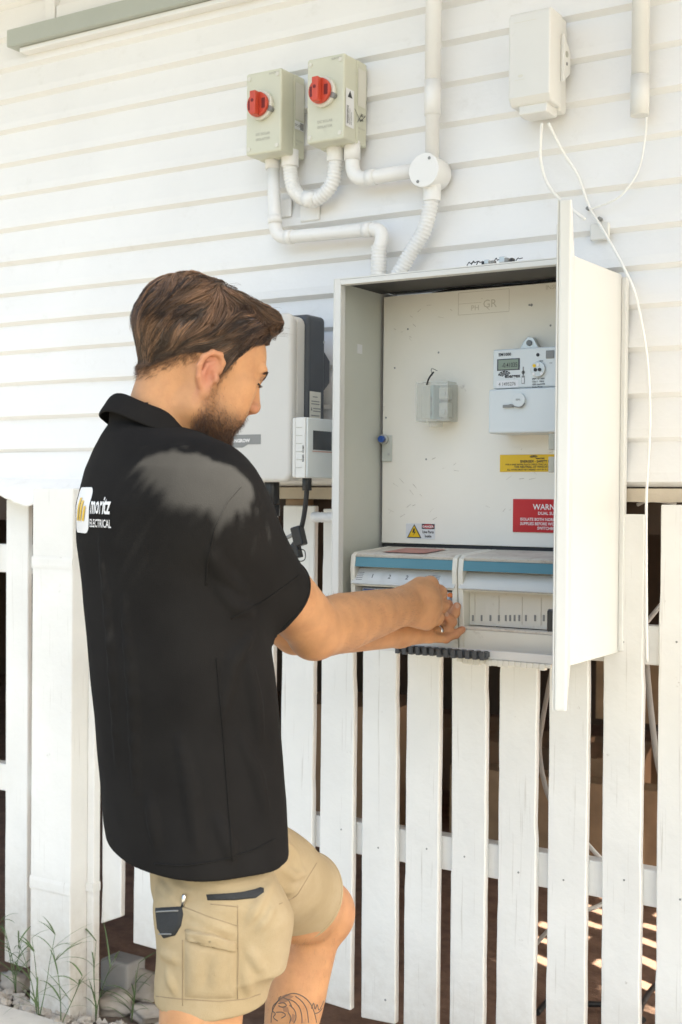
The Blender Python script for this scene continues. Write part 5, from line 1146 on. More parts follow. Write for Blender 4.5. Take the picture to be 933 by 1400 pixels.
def sewn_patch(name, poly, bv, material, parent, lift=.003, K=6):
    cx_ = sum(p[0] for p in poly)/len(poly); cy_ = sum(p[1] for p in poly)/len(poly); n = len(poly)
    sub = []
    for a, b_ in zip(poly, poly[1:]+poly[:1]): sub += [(a[0]+(b_[0]-a[0])*k/4, a[1]+(b_[1]-a[1])*k/4) for k in range(4)]
    n = len(sub); pts = [(cx_, cy_)]
    for k in range(1, K+1): pts += [(cx_+(p[0]-cx_)*k/K, cy_+(p[1]-cy_)*k/K) for p in sub]
    vs = [on_cloth(bv, x_, y_, lift if i < 1+n*(K-1) else .0002) for i, (x_, y_) in enumerate(pts)]
    fs = [(0, 1+i, 1+(i+1) % n) for i in range(n)]
    for k in range(K-1): fs += [(1+k*n+i, 1+(k+1)*n+i, 1+(k+1)*n+(i+1) % n, 1+k*n+(i+1) % n) for i in range(n)]
    fs = [f for f in fs if all(vs[i] is not None for i in f)]; vs = [v if v is not None else Vector((0,0,0)) for v in vs]
    return child(name, raw_mesh(name, vs, fs, material, True), parent)
def seam(pts, bv, r, material, parent, name='seam', lift=.0006):
    P_ = []
    for (a, b_) in zip(pts, pts[1:]):
        n = max(2, int(math.hypot(a[0]-b_[0], a[1]-b_[1])/4)); P_ += [(a[0]+(b_[0]-a[0])*k/n, a[1]+(b_[1]-a[1])*k/n) for k in range(n)]
    P_.append(pts[-1]); W_ = [on_cloth(bv, x_, y_, lift) for x_, y_ in P_]; W_ = [w_ for w_ in W_ if w_ is not None]
    for it_ in range(2): W_ = [W_[0]]+[(a+b_*2+c)/4 for a, b_, c in zip(W_, W_[1:], W_[2:])]+[W_[-1]]
    if len(W_) < 3: return None
    o = MB().tube(W_, r, 6).build(name, material, parent); return o
sewn_patch('cargo_pocket', [(253,1287),(290,1291),(323,1298),(323,1364),(290,1366),(253,1363)], BV_p, M['shorts'], shorts, .0045)
sewn_patch('pocket_flap', [(254,1270),(290,1277),(324,1288),(324,1302),(290,1292),(254,1285)], BV_p, M['shorts'], shorts, .0075)
pk = sewn_patch('hip_pouch', [(213,1241),(249,1239),(251,1250),(248,1266),(240,1279),(224,1283),(216,1270)], BV_p, M['pocket'], shorts, .005)
seam([(219,1247),(247,1245)], BV_p, .0012, M['greyink'], pk, 'stitching', .006); seam([(222,1276),(238,1276)], BV_p, .0010, M['greyink'], pk, 'stitching', .006)
sewn_patch('slit_pocket', [(282,1223),(300,1222),(330,1220),(361,1214),(361,1220),(350,1228),(320,1231),(284,1231)], BV_p, M['pocket'], shorts, .004)
o = on_cloth(BV_p, 252, 1233, .004)
if o is not None: MB().tube([o+Vector((0,0,-.008)), o+Vector((.003,0,.010))], .0030, 8).build('zip_pull', M['ring'], shorts)
for pts in ([(252,1240),(285,1253),(325,1266)], [(253,1272),(290,1280),(325,1297)], [(250,1285),(250,1375)], [(325,1238),(326,1300),(325,1366)], [(214,1362),(250,1366),(300,1369),(335,1366),(356,1359)], [(288,1236),(326,1240)], [(382,1236),(405,1226),(433,1180)]):
    seam(pts, BV_p, .0007, M['shortseam'], shorts, 'seam', .0003)
# shirt hem, side seam and sleeve hem as stitched ridges
for pts in ([(318,1176),(314,1120),(308,1040),(302,960),(296,900)], [(212,1181),(250,1184),(300,1177),(350,1161),(376,1147)], [(316,846),(360,822),(409,787)], [(330,664),(312,684),(294,722),(284,770),(282,800)]):
    seam(pts, BV_s, .0013, M['shirt'], shirt, 'seam', .0006)
# --- rolled hems round the sleeve and the raised leg
def hem_ring(bv, c, axis, r0, material, parent, name, rad=.0026, rmax=.092):
    a = V(axis).normalized(); u_ = a.cross(Vector((0, 0, 1))).normalized(); v_ = a.cross(u_); rs = []; n = 72
    for k in range(n):
        d = u_*math.cos(2*math.pi*k/n)+v_*math.sin(2*math.pi*k/n); h_ = bv.ray_cast(V(c)-a*.009+d*.16, -d, .2)
        r_ = .16-h_[3] if h_[0] is not None else r0; rs.append(r_ if r0*.75 < r_ < rmax else None)
    for k in range(n):
        if rs[k] is None: rs[k] = r0
    for it_ in range(4): rs = [(rs[k-1]+2*rs[k]+rs[(k+1) % n])/4 for k in range(n)]
    P_ = [V(c)-a*.0015+(u_*math.cos(2*math.pi*k/n)+v_*math.sin(2*math.pi*k/n))*(rs[k % n]-.0006) for k in range(n+1)]
    return MB().tube(P_, rad, 8, False).build(name, material, parent)
hem_ring(BV_s, slB, sld, .067, M['shirt'], shirt, 'sleeve_hem'); hem_ring(BV_p, thB, thd, .074, M['shorts'], shorts, 'leg_hem')
# --- boots
for an, toe in ((ankR, FB*.9+SB*.2), (ankL, FB*.8+RiB*.3)):
    toe = toe/np.linalg.norm(toe); g = Grid(an-[.24, .24, .16], an+[.24, .24, .16], .005); so = an-ZB*.085
    g.cone(an+ZB*.06, an-ZB*.03, .05, .047, .02); g.cone(an-ZB*.05-toe*.035, an-ZB*.05+toe*.12, .042, .04, .03); g.cone(an-ZB*.03, an-ZB*.045+toe*.08, .045, .038, .03)
    g.cut(lambda X, Y, Z, an=an: Z-(an[2]-.088), None, None, .004); bv_, bq_ = g.mesh(); child('boot', quad_mesh('boot', bv_, bq_, M['boot']), man)
fz = ankL[2]-.088
tag(MB().box(ankL[0]-.16, ankL[0]+.18, ankL[1]-.12, ankL[1]+.22, .0, fz).build('concrete_block', M['paver'], None, .006), 'grey concrete block under the man\'s raised foot', 'block')
# --- ring on the left hand
a_ = C_(599, 863.2, 2.553); b_ = C_(603, 862.8, 2.5565)
MB().tube([a_, b_], .0117, 20).build('finger_ring', M['ring'], man)
# finger nails
for q in ((625.5, 828.5, 2.557), (611, 840, 2.545)):
    c = C_(*q); G2 = MB(); n = 10
    hit = BV_body.ray_cast(V(CAM), (V(c)-V(CAM)).normalized(), 5)
    if hit[0] is not None:
        nn = hit[1]; uu_ = (V(ZB)-nn*V(ZB).dot(nn)).normalized(); vv_ = nn.cross(uu_)
        G2.add([hit[0]+nn*.0008+uu_*.0052*math.cos(2*math.pi*k/n)+vv_*.0042*math.sin(2*math.pi*k/n) for k in range(n)], [tuple(range(n))]); G2.build('finger_nail', mat('nail_skin', (.52, .30, .20), .4), man)

# --- eyes, brows
def strands(name, items, material, parent):     # items: (points Nx3, root radius, tone)
    vs = []; qs = []; tn = []; o0 = 0
    for P_, r0, tone in items:
        P_ = np.asarray(P_); n = len(P_); T = np.gradient(P_, axis=0); T /= np.linalg.norm(T, axis=1)[:, None]+1e-9
        ref = np.array([.31, .52, .79]); N_ = np.cross(T, ref); N_ /= np.linalg.norm(N_, axis=1)[:, None]+1e-9; B_ = np.cross(T, N_); rr = r0*(1-np.linspace(0, 1, n)**1.6*.85)[:, None]
        for k in range(3): a = 2.094*k; vs.append(P_+(N_*math.cos(a)+B_*math.sin(a))*rr)
        idx = o0+np.arange(n-1)
        for k in range(3): k2 = (k+1) % 3; qs.append(np.stack([idx+k*n, idx+k2*n, idx+k2*n+1, idx+k*n+1], 1))
        tn.append(np.full(3*n, tone)); o0 += 3*n
    me = quad_mesh(name, np.concatenate(vs), np.concatenate(qs), material); add_attr(me, 'tone', np.concatenate(tn)); return child(name, me, parent)
# --- beard stubble
hw = h2w(hv); hn = np.zeros_like(hv)
e1 = hv[hq[:, 2]]-hv[hq[:, 0]]; e2 = hv[hq[:, 3]]-hv[hq[:, 1]]; fn_ = np.cross(e1, e2)
for i in range(4):
    for c in range(3): hn[:, c] += np.bincount(hq[:, i], fn_[:, c], len(hv))
hn /= np.linalg.norm(hn, axis=1)[:, None]+1e-9
pr_ = hb**1.3*(.35+.65*sst(-.02, -.07, hv[:, 2]))*(hv[:, 1] > -.05); pr_ = pr_/pr_.sum(); it = []
for i in rng.choice(len(hv), 9000, p=pr_):
    p0 = hv[i]+rng.normal(0, .0013, 3); n = hn[i]; low = sst(-.03, -.085, p0[2]); L = rng.uniform(.003, .0065)+.007*low*rng.random()
    d = n*.55+np.array([.10, 0, -.85])+rng.normal(0, .22, 3); d /= np.linalg.norm(d); it.append((h2w([p0-n*.0008, p0+d*L*.5+n*.0004, p0+d*L-n*.0004*0]), .00019, min(1, max(0, rng.normal(.40-.16*low, .25)))))
strands('beard', it, M['beard'], man)
# --- hair: a combed volume and the strands over it
hw_ = Waves(70, 9, 5); hw2 = Waves(170, 9, 6)
def hairline(x, y):                         # lowest z at which hair grows
    return np.interp(x, [-.12, -.09, -.07, -.045, -.026, -.010, .004, .018, .030, .045, .070, .088, .10], [-.040, -.028, -.008, .015, .027, .034, .032, .010, .038, .064, .081, .086, .089])
def skin_sd(X, Y, Z):                       # the scalp's own distance field, sampled
    P3 = [np.clip((np.asarray(a)-SKG.lo[i])/SKG.h, 0, SKG.n[i]-1.001) for i, a in enumerate((X, Y, Z))]; I = [p.astype(int) for p in P3]; f = [p-i for p, i in zip(P3, I)]; out = 0
    for a in (0, 1):
        for b_ in (0, 1):
            for c in (0, 1): out = out+SKF[I[0]+a, I[1]+b_, I[2]+c]*(f[0] if a else 1-f[0])*(f[1] if b_ else 1-f[1])*(f[2] if c else 1-f[2])
    return out
def to_skin(p, lift=0.0, it_=4):
    p = np.array(p, float)
    for _ in range(it_):
        e = 8e-4; f0 = float(skin_sd(p[0], p[1], p[2])); gr = np.array([float(skin_sd(*(p+e*np.eye(3)[i])))-f0 for i in range(3)]); gr /= np.linalg.norm(gr)+1e-9; p = p-gr*np.clip(f0-lift, -.004, .004)
    return p, gr
it = []
for s in (1, -1):
    for k in range(260):
        t_ = rng.random(); y = s*(.012+.036*t_); z = .0345+.0065*math.sin(2.3*t_)+rng.uniform(-.0036, .0036)*(1-.5*t_)
        p0, n_ = to_skin((.098-.012*t_*t_, y, z)); d = np.array([-.25*t_, s*.95, .35-.75*t_])+rng.normal(0, .12, 3); d -= n_*(d@n_); d /= np.linalg.norm(d); it.append((h2w([p0-n_*.0005, p0+d*.004+n_*.0011, p0+d*.009+n_*.0006]), .00026, rng.uniform(0, .3)))
strands('eyebrow', it, M['beard'], man)
it = []
for s in (1, -1):
    for k in range(70):
        t_ = rng.random(); p0, n_ = to_skin((.089-.005*t_, s*(.018+.027*t_), .0200+.0012*math.sin(math.pi*t_))); d = np.array([.8, s*.35*(t_-.2), -.42])+rng.normal(0, .08, 3); d /= np.linalg.norm(d); it.append((h2w([p0-n_*.0008, p0+d*.0045, p0+d*.0085+np.array([0, 0, .0012])]), .00030, rng.uniform(0, .15)))
    pts = [h2w([to_skin((.088-.004*k/10, s*(.017+.028*k/10), .0196+.001*math.sin(math.pi*k/10)), .0003)[0]])[0] for k in range(11)]
    MB().tube(pts, .0011, 6).build('eyelid_line', M['ink'], man)
    pts = [h2w([to_skin((.092-.006*k/10, s*(.017+.028*k/10), .0262+.0018*math.sin(math.pi*k/10)), .0)[0]])[0] for k in range(11)]
    MB().tube(pts, .0006, 6).build('eyelid_crease_shade', mat('lid_crease_shade', (.22, .10, .06), .6), man)  # dark raised line; the crease's shade is put into the colour
strands('eyelash', it, M['beard'], man)
def hair_sd(X, Y, Z):
    top = sst(.055, .13, Z); frontq = sst(.02, .095, X)*sst(.06, .10, Z); side = sst(.03, .075, np.abs(Y))
    back = sst(-.03, -.10, X)
    th_ = (.0055+.0135*top+.003*frontq+.006*back*sst(-.01,.05,Z)-.001*side)*(.30+.70*sst(.0, .035, Z-hairline(X, Y)))
    base = skin_sd(X, Y, Z)
    low = sst(.05, -.02, Z)*sst(-.05, -.085, X); nk = sd_cone(X, Y, Z, np.array([-.040, 0, .02]), np.array([-.036, 0, -.045]), .051, .0535)
    d = base-th_+.0009*hw_(X*.5, Y, Z*.5)+.0004*hw2(X*.4, Y, Z*.4)
    q = sd_ell(X, Y, Z, np.array([.068, 0, .114]), np.array([.026, .050, .021])); k = .022; h_ = np.maximum(k-np.abs(d-q), 0)/k; d = np.minimum(d, q)-h_*h_*k*.25
    return np.maximum(d, (hairline(X, Y)+.002*hw2(X, Y, 0*Z)-Z)*.6)
g = Grid((-.15, -.105, -.06), (.14, .105, .17), .0024); g.union(hair_sd, (-.15, -.11, -.06), (.15, .11, .18), 0); gv, gq = g.mesh(); gv = relax(gv, gq, 1, .3)
me = quad_mesh('hair', h2w(gv), gq, M['hair']); add_attr(me, 'tone', np.clip(.08+.10*hw_(gv[:, 0], gv[:, 1], gv[:, 2]), 0, .4)); hair = child('hair', me, man)
gn = np.zeros_like(gv); fn_ = np.cross(gv[gq[:, 2]]-gv[gq[:, 0]], gv[gq[:, 3]]-gv[gq[:, 1]])
for i in range(4):
    for c in range(3): gn[:, c] += np.bincount(gq[:, i], fn_[:, c], len(gv))
gn /= np.linalg.norm(gn, axis=1)[:, None]+1e-9
def sd1(p): return float(hair_sd(np.array([p[0]]), np.array([p[1]]), np.array([p[2]]))[0])
cand = np.where((gn[:, 0]*0+gv[:, 1] > -.075) & (sd_ell(gv[:, 0], gv[:, 1], gv[:, 2], np.array([-.004, 0, .050]), np.array([.0985, .0735, .0725])) > .002))[0]
WH = np.array([-.055, -.015, .12]); it = []
root = gv[rng.choice(cand, 10000)]; N = len(root)
P_ = root.copy(); rn = []
lens = np.where(root[:, 2] > .085, rng.uniform(.035, .075, N), rng.uniform(.018, .034, N)); lens = np.where((root[:, 0] > .05), np.minimum(lens, .028), lens); NS = 9; paths = [P_.copy()]
clump = Waves(90, 7, 21); cl2 = Waves(60, 7, 22)
for k in range(NS-1):
    e = 1e-3; f0 = hair_sd(P_[:, 0], P_[:, 1], P_[:, 2]); gx = np.stack([hair_sd(P_[:, 0]+e*(i == 0), P_[:, 1]+e*(i == 1), P_[:, 2]+e*(i == 2))-f0 for i in range(3)], 1)/e; gx /= np.linalg.norm(gx, axis=1)[:, None]+1e-9
    fr = sst(-.055, .06, P_[:, 0])*sst(.08, .115, P_[:, 2])
    away = P_-WH; away[:, 1] *= .8
    dn = np.stack([-.75*np.ones(N), 0*P_[:, 1], -.8*np.ones(N)], 1)*(1-sst(-.03, -.09, P_[:, 0]))[:, None]+np.stack([-.12+0*P_[:, 0], 0*P_[:, 0], -1+0*P_[:, 0]], 1)*sst(-.03, -.09, P_[:, 0])[:, None]
    fw_ = np.stack([1.0+0*P_[:, 0], .55*np.sign(P_[:, 1]+.02)*np.abs(P_[:, 1])*8+.25, .25+0*P_[:, 0]], 1)
    d = dn*(1-fr)[:, None]+fw_*fr[:, None]+.45*np.stack([clump(P_[:, 0], P_[:, 1], P_[:, 2]), cl2(P_[:, 0], P_[:, 1], P_[:, 2]), 0*f0], 1)
    d -= gx*(d*gx).sum(1)[:, None]; d /= np.linalg.norm(d, axis=1)[:, None]+1e-9
    lift = (np.where(k > 5, .0012, .0002)+.0022*rng.random(N)*(k > 2))*np.where(root[:, 2] > .06, 1, .35)
    P_ = P_+d*(lens/(NS-1))[:, None]; f1 = hair_sd(P_[:, 0], P_[:, 1], P_[:, 2]); P_ = P_-gx*np.clip(f1-lift, -.004, .004)[:, None]; paths.append(P_.copy())
paths = np.stack(paths, 1)
# strands gather into locks: each follows the nearest of the guides towards its tip
NG = 1000; gi = np.argmin(((root[:, None, :]-root[None, :NG, :])**2).sum(2), 1); tt = np.linspace(0, 1, NS)[None, :, None]
topw = sst(.045, .085, root[:, 2])[:, None, None]; glift = rng.uniform(-.001, .0048, NG)
wl = (.15+.5*topw)*tt**1.1; jit = rng.normal(0, .0016, (N, 1, 3))
paths = paths*(1-wl)+(paths[gi]+jit)*wl
ctr = np.array([-.004, 0, .05]); outw = paths-ctr; outw /= np.linalg.norm(outw, axis=2)[:, :, None]
paths = paths+outw*(glift[gi][:, None, None]*np.sin(np.pi*(.15+.85*tt))*topw)
gtone = rng.normal(0, .27, NG)[gi]
hl_ = hairline(paths[:, :, 0].ravel(), 0).reshape(N, NS); bad = (paths[:, :, 2] < hl_-.001-.007*rng.random((N, 1))**2) & (paths[:, :, 0] < .06)
cutk = np.where(bad.any(1), bad.argmax(1), NS)
tones = np.clip(.22+.20*clump(root[:, 0]*1.5, root[:, 1]*1.5, root[:, 2]*1.5)+rng.normal(0, .07, N)+gtone+.24*sst(.095, .13, root[:, 2])+.18*sst(.07, .10, root[:, 0])-.16*sst(.04, .0, root[:, 2]), 0, 1)  # crown and front strands lightened: sun highlights put into the tone
for i in range(N):
    if cutk[i] > 3: it.append((h2w(paths[i, :cutk[i]]), rng.uniform(.0003, .0006), tones[i]))
sel = np.where((hv[:, 2] < hairline(hv[:, 0], 0)+.004) & (hv[:, 2] > hairline(hv[:, 0], 0)-.003-.022*rng.random(len(hv))**2.2) & (hv[:, 0] < .03) & (hv[:, 1] > -.06) & ~((np.abs(hv[:, 1]) > .066) & (hv[:, 0] > -.03) & (hv[:, 0] < .014)))[0]
for i in rng.choice(sel, 5200):              # the faded edge at the nape and round the ear
    p0 = hv[i]+rng.normal(0, .0013, 3); d = np.array([-.35, 0, -.9])+hn[i]*.3+rng.normal(0, .15, 3); L = rng.uniform(.003, .008); it.append((h2w([p0-hn[i]*.001, p0+d*L*.5, p0+d*L]), .00011, .30+.3*rng.random()))
for k in range(60):                          # a few flyaways
    p0 = gv[rng.choice(cand)]; 
    if p0[2] < .08: continue
    n = p0-np.array([0, 0, .05]); n /= np.linalg.norm(n); d = np.array([.8, rng.normal(0, .5), .2]); it.append((h2w([p0, p0+n*.006+d*.008, p0+n*.009+d*.018, p0+n*.007+d*.026]), .00025, .3))
strands('hair_strands', it, M['hair'], hair)

# --- arm and leg hair, and the tattoo drawn on the left shin
allv = np.concatenate(Vv); it = []
def limbhair(v, a, b, n, tone, keep):
    e_ = (b-a)/np.linalg.norm(b-a); sel = np.where(keep(((v-a)@(b-a))/((b-a)@(b-a))))[0]
    for i in rng.choice(sel, n):
        p0 = v[i]; n_ = p0-(a+e_*((p0-a)@e_)); n_ /= np.linalg.norm(n_)+1e-9; d = e_*.9+n_*.35+rng.normal(0, .25, 3); d /= np.linalg.norm(d); L = rng.uniform(.007, .014)
        it.append((np.array([p0-n_*.001, p0+d*L*.5, p0+d*L-n_*.0015]), .00011, tone+rng.uniform(-.2, .2)))
limbhair(av, elR, wrR, 900, .7, lambda t_: (t_ > .05) & (t_ < 1.0))
limbhair(tv[((tv-kneeL)@ZB < .03) & (((tv-ankL)@RiB) > -.1) & (np.linalg.norm(tv-(kneeL+ankL)/2, axis=1) < .28)], kneeL, ankL, 700, .5, lambda t_: (t_ > .05) & (t_ < .9))
strands('body_hair', it, M['beard'], man)
M['tattoo'] = mat('tattoo_ink', (.13, .095, .075), .5, .2, 30)
tt_ = [[(371,1398),(372,1385),(378,1372),(388,1363),(401,1358),(414,1362),(424,1371),(430,1384),(433,1398)],
       [(384,1362),(380,1369),(374,1375),(373,1382),(377,1386),(374,1391),(380,1396)], [(381,1372),(388,1371),(392,1375),(386,1377),(381,1375)], [(378,1384),(386,1384),(391,1388),(385,1392)],
       [(392,1366),(402,1369),(410,1378),(413,1390),(413,1399)], [(396,1374),(403,1381),(405,1391),(402,1399)], [(404,1362),(413,1369),(420,1381),(422,1398)], [(394,1384),(398,1391),(396,1399)],
       [(388,1364),(395,1368),(399,1376)], [(426,1379),(429,1371),(431,1380),(434,1373),(436,1381),(440,1375),(443,1368)], [(430,1386),(436,1384),(441,1378)]]
for pts in tt_:
    P2 = [tuple(p) for p in [(v.x, v.y) for v in smooth_path([(a, b_, 0) for a, b_ in pts], 4)]]
    seam(P2, BV_body, .0009, M['tattoo'], man, 'tattoo_line', .0001)
for pts in ([(380,1364),(392,1359),(402,1362),(392,1370),(383,1372)], [(386,1376),(394,1377),(396,1384),(388,1383)], [(400,1386),(404,1388),(402,1398),(398,1396)]):
    sewn_patch('tattoo_shade', pts, BV_body, mat('tattoo_shade', (.30, .155, .085), .5), man, .0003, 3)

# ------------------------------------------------------------------ weeds, rubble
def blade(p0, d, L, wd, droop, n=6):
    d = Vector(d).normalized(); s_ = d.cross(Vector((0,0,1)))
    s_ = (s_ if s_.length > .05 else Vector((1,0,0))).normalized(); P_ = Vector(p0); vs = []
    for k in range(n+1):
        t_ = k/n; wk = wd*(1-t_)**.7*(.5+min(1, t_*3)*.5); vs += [P_-s_*wk/2, P_+d.cross(s_).normalized()*wk*.18, P_+s_*wk/2]
        d = (d+Vector((0,0,-droop/n))).normalized(); P_ = P_+d*L/n
    fs = []
    for k in range(n): a = 3*k; fs += [(a, a+1, a+4, a+3), (a+1, a+2, a+5, a+4)]
    return vs, fs
def weed(x, y, z, n, h, label, lean=(0, 0), stems=True, spread=.5):
    o = thing('weed', label, 'weed', (x, y, z), 'weeds along the foot of the fence')
    k_ = max(1, n//7)
    for s_ in range(k_):
        ang = random.uniform(0, 6.28); d = Vector((math.cos(ang)*spread*.6+lean[0], math.sin(ang)*spread*.3-.05+lean[1], 1)).normalized(); p = Vector((x, y, z-.005)); path = [p.copy()]; hh = h*random.uniform(.65, 1)
        for q in range(6): p = p+d*hh/6; d = (d+Vector((random.uniform(-.08,.08), random.uniform(-.05,.05), -.05))).normalized(); path.append(p.copy())
        if stems: MB().tube(path, [.0016*(1-.1*i) for i in range(7)], 5).build('stem', M['weed'], o)
        for b_ in range(n//k_):
            q = path[random.randint(1 if stems else 0, 6 if stems else 0)]; ang = random.uniform(0, 6.28); vs, fs = blade(q, (math.cos(ang), math.sin(ang)*.6, random.uniform(.4, 1.5)), h*random.uniform(.22, .5) if stems else h*random.uniform(.5, 1), random.uniform(.0035, .0075), random.uniform(.3, 1.5)); mb = MB(); mb.add(vs, fs, True); mb.build('leaf', M['weed'], o)
for args in ((-2.435, -.155, .02, 24, .30, 'tall thin weed in front of the white post, at the post\'s left half', (.02, 0)), (-2.36, -.15, .02, 20, .26, 'leaning long-stalked weed in front of the post\'s right half', (.35, 0)), (-2.60, -.075, .03, 24, .22, 'bushy weed between the left picket and the post', (.05, 0)), (-2.70, -.09, .03, 16, .22, 'short weed at the far left edge by the picket\'s foot', (0, 0)), (-2.30, -.085, .03, 16, .30, 'weed in the shade right of the post', (.05, 0)), (-2.20, -.06, .04, 14, .22, 'dark weed under the picket between post and shorts', (0, 0)), (-1.56, -.06, .01, 12, .10, 'small green tuft at the picket foot beside the man\'s shin', (0, 0)), (-1.475, -.05, .01, 9, .08, 'tiny green tuft right of the one beside the shin', (0, 0))):
    weed(*args[:6], lean=args[6], stems=args[4] > .12)
def stone(r, seed):
    bm = bmesh.new(); bmesh.ops.create_icosphere(bm, subdivisions=3, radius=r); rr = random.Random(seed); ph = [rr.uniform(0, 6) for _ in range(6)]
    for v in bm.verts:
        n = v.co.normalized(); f = 1+.22*math.sin(3*n.x+ph[0])*math.sin(4*n.y+ph[1])+.15*math.sin(7*n.z+ph[2]+3*n.x)+.09*math.sin(11*n.x+ph[3])*math.sin(9*n.y+ph[4])+.06*math.sin(17*n.z+ph[5]+8*n.y)+rr.uniform(-.025, .025); v.co = Vector((n.x*f*1.15, n.y*f, n.z*f*.75))*r
    vs = [v.co.copy() for v in bm.verts]; fs = [tuple(v.index for v in f.verts) for f in bm.faces]; bm.free(); return vs, fs
mb = MB()
for k in range(420):
    u_ = random.random()
    x = random.uniform(-2.95, -1.95); y = -.115+random.gauss(0, .035); r = random.choice((.004, .005, .006, .008, .011, .016)); vs, fs = stone(r, k) if r > .012 else ([(r,0,0),(-r*.5,r*.87,0),(-r*.5,-r*.87,0),(0,0,r*1.1),(0,0,-r)], [(0,1,3),(1,2,3),(2,0,3),(1,0,4),(2,1,4),(0,2,4)])
    mb.add([(v[0]+x, v[1]+y, v[2]+.022+r*.3) for v in vs], fs)
for k in range(160):
    x = random.uniform(-1.9, -1.1); y = -.13+random.gauss(0, .05); r = random.choice((.004, .006, .009)); vs = [(r,0,0),(-r*.5,r*.87,0),(-r*.5,-r*.87,0),(0,0,r*1.1),(0,0,-r)]; mb.add([(v[0]+x, v[1]+y, v[2]+.012+r*.3) for v in vs], [(0,1,3),(1,2,3),(2,0,3),(1,0,4),(2,1,4),(0,2,4)])
tag(mb.build('rubble', M['rock']), kind='stuff')
for k, (px, py, r, lab) in enumerate(((160, 1372, .045, 'knobbly pale stone at the ground right of the post'), (195, 1352, .055, 'large pale stone under the picket between post and shorts'), (118, 1378, .028, 'small pale stone at the post\'s right foot'), (20, 1345, .04, 'dusty stone at the far left under the picket'), (200, 1385, .034, 'stone beside the shorts\' lower left edge'))):
    c = atz(px, py, .02); vs, fs = stone(r, 40+k); mb = MB(); mb.add([(v[0]+c[0], v[1]+c[1], v[2]+.02) for v in vs], fs, False); mb.sm = [True]*len(mb.f); tag(mb.build('stone', M['rock']), lab, 'stone')
c = atz(165, 1335, .05); mb = MB().box(c[0]-.05, c[0]+.05, c[1]-.03, c[1]+.05, .01, .10); tag(mb.build('paver_chunk', M['paver'], None, .008), 'broken grey paver chunk in the shade behind the stones', 'paver')
# ------------------------------------------------------------------ unseen tree, added to shade the man and leave one shoulder fleck
S_ = np.array(SUN); ta = np.cross(S_, [0, 0, 1.0]); ta /= np.linalg.norm(ta); tb_ = np.cross(ta, S_)
def sunplane(p): p = np.atleast_2d(np.array(p, float)); return np.stack([p@ta, p@tb_], 1)
gaps = []
poly = [on_cloth(BV_s, x_, y_, 0) for x_, y_ in ((186,636),(215,621),(250,621),(272,624),(292,630),(310,637),(326,647),(338,659),(346,672),(348,682),(311,712),(292,700),(268,694),(240,690),(214,664))]
poly = [p for p in poly if p is not None]
gaps.append(sunplane([tuple(p) for p in poly]))
def in_gap(q):
    for pg in gaps:
        c = pg.mean(0); P2 = c+(pg-c)*GAPG; ins = np.zeros(len(q), bool); j = len(P2)-1
        for i in range(len(P2)):
            a, b_ = P2[i], P2[j]; cond = ((a[1] > q[:, 1]) != (b_[1] > q[:, 1])) & (q[:, 0] < (b_[0]-a[0])*(q[:, 1]-a[1])/(b_[1]-a[1]+1e-12)+a[0]); ins ^= cond; j = i
        yield ins
GAPG = 1.8
centre = np.array([-1.05, -.85, 1.0])+S_*4.4
tree = thing('added_shade_tree', 'unseen leafy tree added right of the house corner to shade the man', 'tree', (2.9, -2.3, 0))
NL = 21000; u_ = rng.normal(size=(NL, 3)); u_ /= np.linalg.norm(u_, axis=1)[:, None]; rad_ = rng.random(NL)**(1/2.4)
pos = centre+u_*rad_[:, None]*np.array([1.45, 1.35, 1.3])*(1+.18*Waves(3.0, 6, 77)(u_[:, 0], u_[:, 1], u_[:, 2]))[:, None]
nrm = rng.normal(size=(NL, 3))+S_*.9; nrm /= np.linalg.norm(nrm, axis=1)[:, None]; tg = np.cross(nrm, rng.normal(size=(NL, 3))); tg /= np.linalg.norm(tg, axis=1)[:, None]; bt = np.cross(nrm, tg)
Ln = rng.uniform(.07, .12, NL)[:, None]; Wn = Ln*.5
q4 = np.stack([pos-tg*Ln, pos+bt*Wn-nrm*.01, pos+tg*Ln, pos-bt*Wn-nrm*.01], 1)
kill = np.zeros(NL, bool)
for sa in np.linspace(-1, 1, 9):
    for sb in np.linspace(-1, 1, 5):
        if abs(sa)+abs(sb) <= 1.01:
            for g_ in in_gap(sunplane(pos+tg*Ln*sa+bt*Wn*sb)): kill |= g_
kill |= (pos[:, 2] < 3.3) & (pos[:, 0] < .75) & (pos[:, 1] > -1.0)
q4 = q4[~kill]
me = quad_mesh('shade_foliage', q4.reshape(-1, 3), np.arange(len(q4)*4).reshape(-1, 4), M['leaf'], False); o = bpy.data.objects.new('shade_foliage', me); col.objects.link(o); attach(o, tree); o['kind'] = 'stuff'
trunk = [Vector((2.9, -2.3, -.05)), Vector((2.86, -2.28, 1.0)), Vector((2.7, -2.2, 2.2)), Vector((2.1, -1.95, 3.3)), Vector(tuple(centre+[0, 0, .3]))]
MB().tube(smooth_path(trunk, 6), [.17-.13*i/24 for i in range(25)], 14).build('trunk', M['bark'], tree)
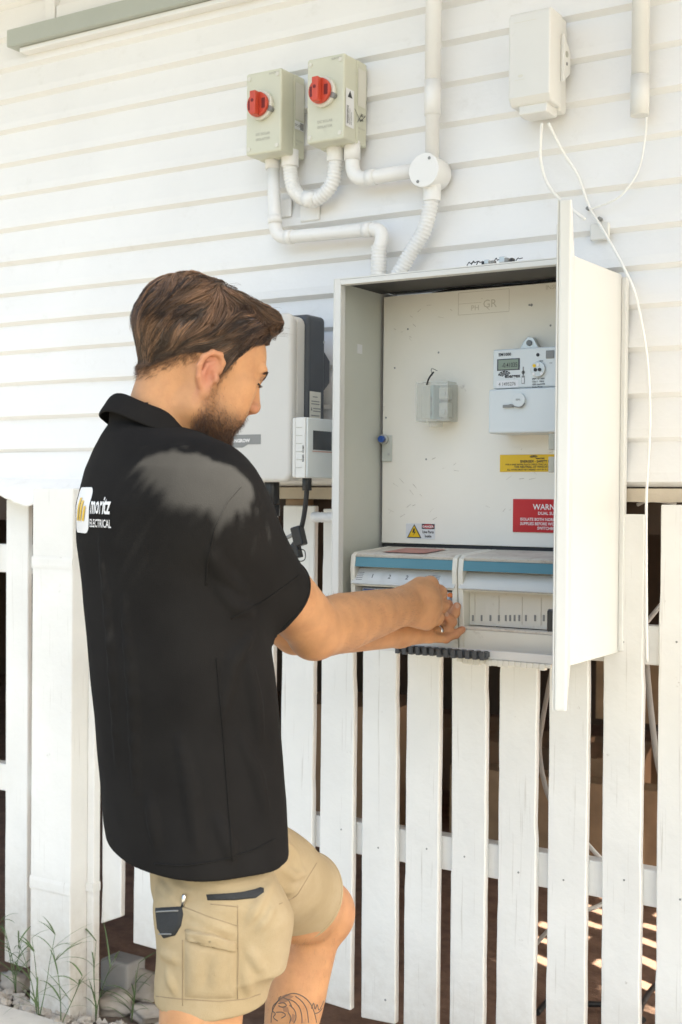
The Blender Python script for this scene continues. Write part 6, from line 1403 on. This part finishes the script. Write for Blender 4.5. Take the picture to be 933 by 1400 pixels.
for k in range(7):
    a = trunk[3]+(trunk[4]-trunk[3])*random.random()*.6-Vector((0,0,.3)); b_ = V(centre)+Vector((random.uniform(.2,1.3), random.uniform(-1.1,1.1), random.uniform(-.3,.9))); MB().tube(smooth_path([a, (a+b_)/2+Vector((0,0,.15)), b_], 5), [.045-.0035*i for i in range(11)], 8).build('branch', M['bark'], tree)

# unseen low bough, added close in so its leaves sharpen the shoulder's sun fleck
pg = gaps[0]; c_ = pg.mean(0); nb_ = 15000
q_ = c_+np.stack([rng.normal(0, .20, nb_), rng.normal(0, .22, nb_)], 1)
tt_b = rng.uniform(.98, 1.35, nb_); base = np.array([sum(p[i] for p in poly)/len(poly) for i in range(3)]); b0 = sunplane(base)[0]
pos2 = base+S_*tt_b[:, None]+ta*(q_[:, :1]-b0[0])+tb_*(q_[:, 1:]-b0[1])
nrm = rng.normal(size=(nb_, 3))*.6+S_; nrm /= np.linalg.norm(nrm, axis=1)[:, None]; tg = np.cross(nrm, rng.normal(size=(nb_, 3))); tg /= np.linalg.norm(tg, axis=1)[:, None]; bt = np.cross(nrm, tg)
Ln = rng.uniform(.008, .013, nb_)[:, None]; Wn = Ln*.5; kill = np.zeros(nb_, bool); GAPG = 1.0
for sa in np.linspace(-1, 1, 7):
    for sb in (-.5, 0, .5):
        if abs(sa)+abs(sb) <= 1.01: kill |= next(iter(in_gap(sunplane(pos2+tg*Ln*sa+bt*Wn*sb))))
q4 = np.stack([pos2-tg*Ln, pos2+bt*Wn, pos2+tg*Ln, pos2-bt*Wn], 1)[~kill]
me = quad_mesh('shade_foliage', q4.reshape(-1, 3), np.arange(len(q4)*4).reshape(-1, 4), M['leaf'], False); o = bpy.data.objects.new('shade_foliage', me); col.objects.link(o); attach(o, tree); o['kind'] = 'stuff'
bt_ = V(base+S_*1.2)
MB().tube(smooth_path([trunk[3], trunk[3].lerp(bt_, .5)+Vector((0,-.1,.25)), bt_+Vector((.25,-.12,.12)), bt_+Vector((-.05,-.2,-.05))], 6), [.04-.0018*i for i in range(19)], 8).build('branch', M['bark'], tree)
